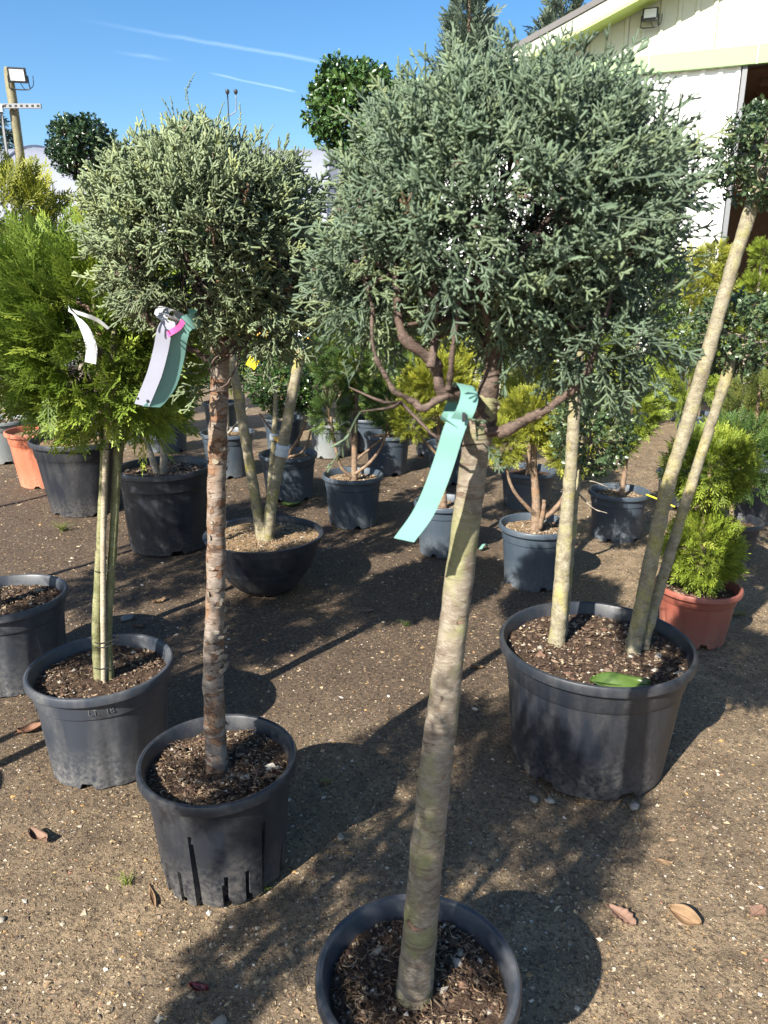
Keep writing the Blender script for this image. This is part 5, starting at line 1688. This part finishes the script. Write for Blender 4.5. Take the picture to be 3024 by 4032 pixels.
rr = (0.26 - 0.10 * hz[:, None] ** 2) * (1 + 0.25 * (vnoise(np.stack([np.cos(a)[None] * 2 + 0 * hz[:, None], np.sin(a)[None] * 2 + 0 * hz[:, None], hz[:, None] * 5 + 0 * a[None]], -1), 3) - .5))
V = np.stack([np.cos(a)[None] * rr, np.sin(a)[None] * rr, np.repeat(hz[:, None] * 1.05, 40, 1)], -1).reshape(-1, 3)
obj('film', make_mesh('film', V, [grid_faces(26, 40)]), M['polythene'], bg)
tube('gathered_neck', [(0, 0, 1.0), (0.02, 0, 1.1), (-0.03, 0, 1.22)], [.15, .05, .10], M['polythene'], bg, k=16, n=12, amp=.02, freq=14)
pl = thing('metal_pole', 'thin pale metal pole beside the polythene bag', 'pole', (3.52, 9.0, 0))
tube('pole_tube', [(0, 0, 0), (0.03, 0, .7), (0.06, 0, 1.5)], [.018] * 3, M['white_paint'], pl, k=8, n=8)
tube('cap', [(0.06, 0, 1.5), (0.061, 0, 1.53)], [.022, .018], M['black_metal'], pl, k=8, n=4)

# ------------------------------------------------------------------ tags and ribbons
def tag_thing(name, label, parts):
    first = parts[0]['pts'][0]
    t = thing(name, label, 'tag', tuple(first))
    o = np.array(first)
    for p in parts:
        strip(p.get('name', 'ribbon'), [np.array(q) - o for q in p['pts']], p['w'], p['width'], M[p['mat']], t, n=p.get('n', 28))
    return t, o


ta, o = tag_thing('ribbon_tag', 'long teal ribbon tag looped round a limb of the front tree', [
    dict(pts=[(.097, .945, 1.296), (.088, .940, 1.272), (.079, .942, 1.238), (.066, .938, 1.20), (.050, .934, 1.165), (.026, .918, 1.136)], w=[(1, 0, -.22), (1, 0, -.24), (1, -.05, -.26), (1, 0, -.28), (1, 0, -.30), (1, .1, -.26)], width=.0275, mat='teal'),
    dict(name='loop', pts=[(.097, .944, 1.290), (.104, .940, 1.303), (.110, .955, 1.322), (.104, .99, 1.330), (.098, 1.01, 1.305), (.090, .99, 1.288), (.083, .950, 1.285), (.083, .938, 1.290)], w=[(1, .1, -.30), (1, .1, -.35), (1, .1, -.3), (1, .1, -.2), (1, .1, -.2), (1, 0, -.3), (.9, 0, -.4), (.8, 0, -.6)], width=.024, mat='teal')])
box('slot', (.0995 - o[0], .1035 - o[0], .9355 - o[1], .9375 - o[1], 1.289 - o[2], 1.301 - o[2]), M['ink'], ta)
tb, o = tag_thing('ribbon_tag', 'lilac grey ribbon tag with two punched holes on the peeling tree', [
    dict(pts=[(-.425, 1.515, 1.392), (-.436, 1.51, 1.372), (-.447, 1.512, 1.335), (-.462, 1.508, 1.290), (-.478, 1.504, 1.255), (-.492, 1.50, 1.226)], w=(1, .1, -.26), width=.029, mat='grey_tag'),
    dict(name='loop', pts=[(-.428, 1.514, 1.388), (-.442, 1.515, 1.400), (-.438, 1.54, 1.415), (-.424, 1.58, 1.405), (-.415, 1.56, 1.385), (-.414, 1.52, 1.392), (-.424, 1.507, 1.403)], w=(.9, .1, -.3), width=.026, mat='white_tag')])
for dx in (-.010, .009):
    a = np.linspace(0, 2 * math.pi, 13)
    V, F = tube_arrays([(-.4885 + dx - o[0], 1.4995 - o[1], 1.237 - dx * .26 - o[2]), (-.4885 + dx - o[0], 1.503 - o[1], 1.2375 - dx * .26 - o[2])], [.0026, .0026], k=12, n=3)
    obj('punched_hole', make_mesh('punched_hole', V, F), M['ink'], tb)
tag_thing('ribbon_tag', 'teal ribbon tag hanging beside the lilac grey one', [
    dict(pts=[(-.405, 1.53, 1.378), (-.413, 1.525, 1.358), (-.425, 1.53, 1.315), (-.442, 1.525, 1.265), (-.462, 1.515, 1.235), (-.474, 1.505, 1.222)], w=[(1, .5, -.2), (1, .55, -.25), (1, .6, -.25), (1, .7, -.25), (1, .8, -.25), (1, .8, -.2)], width=.036, mat='teal'),
    dict(name='loop', pts=[(-.405, 1.53, 1.376), (-.392, 1.525, 1.388), (-.378, 1.54, 1.392), (-.382, 1.58, 1.398), (-.40, 1.57, 1.40)], w=[(.5, .3, -.9), (.4, .3, -.9), (.2, .5, -.9), (.1, .6, -.9), (0, .5, -.9)], width=.032, mat='teal')])
tag_thing('ribbon_tag', 'bright pink ribbon twisted between the grey and teal tags', [
    dict(pts=[(-.428, 1.50, 1.366), (-.416, 1.495, 1.372), (-.404, 1.50, 1.380), (-.397, 1.51, 1.392)], w=[(-.2, 0, 1), (-.3, 0, 1), (-.5, 0, 1), (-.8, 0, .8)], width=.011, mat='pink_tag', n=16)])
tw, o = tag_thing('plant_label', 'white printed plant label curling out of the ferny ball tree', [
    dict(pts=[(-.752, 1.83, 1.408), (-.732, 1.79, 1.405), (-.708, 1.775, 1.385), (-.692, 1.77, 1.355), (-.686, 1.772, 1.320), (-.694, 1.775, 1.285)], w=[(.2, -.9, -.5), (.5, -.5, -.6), (.85, -.2, -.4), (1, 0, -.15), (1, .05, -.05), (1, .05, -.22)], width=.026, mat='white_tag'),
    dict(name='tail', pts=[(-.752, 1.83, 1.410), (-.728, 1.80, 1.402), (-.700, 1.79, 1.394), (-.675, 1.80, 1.382), (-.655, 1.81, 1.362)], w=[(.1, -.9, .5), (.2, -.6, .8), (.2, -.4, .9), (.5, -.4, .7), (.7, -.5, .4)], width=.010, mat='white_tag')])


def lettering(body, size, loc, rot, parent, mat='ink', name='lettering'):
    cu = bpy.data.curves.new(name, 'FONT')
    cu.body = body
    cu.size = size
    cu.extrude = 0.00015
    src = bpy.data.objects.new('mark', cu)
    me = bpy.data.meshes.new_from_object(src)
    me.materials.append(M[mat])
    bpy.data.objects.remove(src)
    o_ = obj(name, me, None, parent)
    o_.location = loc
    o_.rotation_euler = rot
    return o_


lettering('Plant Passport', 0.0065, (-.678 - o[0], 1.7695 - o[1], 1.333 - o[2]), (R(90), R(98), 0), tw)
lettering('Leylandii', 0.0095, (-.686 - o[0], 1.7665 - o[1], 1.370 - o[2]), (R(90), R(78), 0), tw)
lettering('£ 37.50', 0.006, (-.699 - o[0], 1.7695 - o[1], 1.335 - o[2]), (R(90), R(93), 0), tw)
ty = thing('price_tag', 'small square yellow tag with black strokes hanging right of the peeling trunk', 'tag', (-.274, 1.565, 1.305))
yb = box('card', (-.0105, .0105, -.0004, .0004, -.0105, .0105), M['yellow_tag'], ty)
yb.rotation_euler = (0, R(32), 0)
for i, (x, l) in enumerate(((-.007, .010), (-.001, .010), (.0045, .006))):
    q = box('stroke', (x, x + .0012, -.0009, -.0004, .0095 - l, .0095), M['ink'], ty)
    q.rotation_euler = (0, R(32), 0)
tube('string', [(-.003, 0, .009), (0, .005, .02), (.01, .02, .045)], [.0007] * 3, M['tie'], ty, k=4, n=8)

# ------------------------------------------------------------------ loose leaves, stones and scraps on the ground
M['leaf_tan'] = plain('leaf_tan', (0.20, 0.13, 0.072), 0.7, 0.3, 0.35, 60)
M['leaf_pink'] = plain('leaf_pink', (0.185, 0.112, 0.078), 0.7, 0.3, 0.3, 60)
M['leaf_brown'] = plain('leaf_brown', (0.17, 0.085, 0.05), 0.7, 0.3, 0.4, 60)
M['leaf_red'] = plain('leaf_red', (0.12, 0.012, 0.015), 0.35, 0.5, 0.3, 60)
M['leaf_olive'] = plain('leaf_olive', (0.16, 0.13, 0.04), 0.6, 0.4, 0.4, 60)
M['flint'] = plain('flint', (0.22, 0.20, 0.165), 0.6, 0.4, 0.3, 90)


def fallen(x, y, L, W, mat, label, rz, lobes=0, curl=0.2, seed=0, fold=0.2, petiole=True, rx=0.0):
    t = thing('fallen_leaf', label, 'leaf', (x, y, 0.0))
    z = float(ground_z(np.array([x]), np.array([y]))[0]) + 0.004
    o_ = obj('leaf_blade', leaf_mesh(L, W, curl, seed=seed, lobes=lobes, fold=fold), M[mat], t)
    o_.location.z = z + (0.3 * W * abs(math.sin(rx)))
    o_.rotation_euler = (rx, 0, R(rz))
    if petiole:
        tube('stalk', [(-L * .62, 0, .004), (-L * .5, 0, curl * L * .35), (L * .3, 0, .003)], [.0010, .0012, .0004], M['leaf_brown'], o_, k=5, n=10)
    return t


fallen(.572, 1.425, .075, .052, 'leaf_pink', 'pale pinkish oak leaf lying right of the front trunk', -52, 5, .1, 1)
fallen(.724, 1.421, .075, .045, 'leaf_tan', 'curled tan leaf standing on edge near the right side', -40, 0, .25, 2, .45, rx=.5)
fallen(.745, 1.612, .040, .018, 'leaf_tan', 'small cream coloured leaf just above the curled tan leaf', -18, 0, .2, 3)
fallen(-.95, 1.69, .075, .034, 'leaf_pink', 'rolled brown leaf at the left below the grey pot', -28, 0, .2, 4, .5)
fallen(-.40, 1.236, .045, .020, 'leaf_red', 'dark red shiny leaf near the bottom edge', -12, 0, .2, 5, .4)
fallen(-1.21, 2.21, .08, .045, 'leaf_brown', 'reddish brown leaf beside the grey pot', 30, 0, .2, 6, .3)
fallen(-.578, 1.492, .080, .013, 'leaf_tan', 'long thin straw coloured leaf in front of the ribbed pot', -62, 0, .1, 7, .3)
fallen(-.178, 1.947, .042, .026, 'leaf_olive', 'small olive leaf in the shade right of the ribbed pot', 8, 0, .15, 8)
fallen(-1.09, 3.31, .075, .040, 'leaf_tan', 'dry leaf left of the bowl near the white flint', 50, 4, .3, 9)
fallen(-1.098, 3.03, .050, .035, 'leaf_brown', 'rust coloured oak leaf below the dry leaf', 20, 5, .2, 10)
fallen(-.645, 4.97, .13, .07, 'green_leaf', 'broad green leaf on the ground behind the bowl', 10, 0, .15, 11)
fallen(1.645, 3.17, .085, .05, 'leaf_olive', 'flat greenish leaf on the ground below the brick red pot', -8, 0, .1, 12)
fallen(-.075, 3.2, .055, .028, 'leaf_pink', 'pinkish scrap of leaf on the ground right of the bowl', 12, 0, .25, 13)
fallen(.372, 2.665, .055, .022, 'leaf_tan', 'pale folded leaf beside the front trunk', -25, 0, .1, 14, .4)
fallen(.905, 1.44, .055, .04, 'leaf_pink', 'broken pinkish leaf at the right edge', 30, 5, .1, 15)


def stone(x, y, s, label, seed, mat='flint'):
    gg = np.random.default_rng(seed)
    u, v = np.meshgrid(np.linspace(0, 2 * math.pi, 14, endpoint=False), np.linspace(0.02, math.pi - 0.02, 9))
    d = np.stack([np.cos(u) * np.sin(v), np.sin(u) * np.sin(v), np.cos(v)], -1)
    V = d * (0.75 + 0.5 * vnoise(d * 1.6 + seed, seed))[..., None] * s * np.array([1.2, .85, .6])
    V[..., 2] += s * 0.12
    o_ = obj('stone', make_mesh('stone', V.reshape(-1, 3), [grid_faces(9, 14)], sharp=30), M[mat], None, (x, y, 0.0), label=label, category='stone', group='loose stones in the yard')
    o_.rotation_euler.z = seed
    return o_


stone(-1.183, 3.123, .026, 'white rounded flint left of the bowl', 1)
stone(.445, 1.86, .014, 'pale angular flint in front of the very large pot, the left of two', 2)
stone(.492, 1.852, .013, 'pale angular flint in front of the very large pot, the right of two', 3)
stone(.735, 1.83, .016, 'tan stone against the foot of the very large pot', 4)
stone(-.12, 1.70, .012, 'small white pebble right of the ribbed pot', 5)
stone(-.92, 1.42, .010, 'yellowish pebble on the lit ground at lower left', 6)
stone(-.34, 1.16, .014, 'flat whitish stone at the bottom edge', 7)
sc = strip('tape_scrap', [(.56, 4.06, .006), (.575, 4.07, .025), (.59, 4.085, .03), (.61, 4.10, .008)], (.3, -.9, .3), .04, M['teal'], None, n=16, label='scrap of green tape on the ground behind the front trunk', category='scrap')
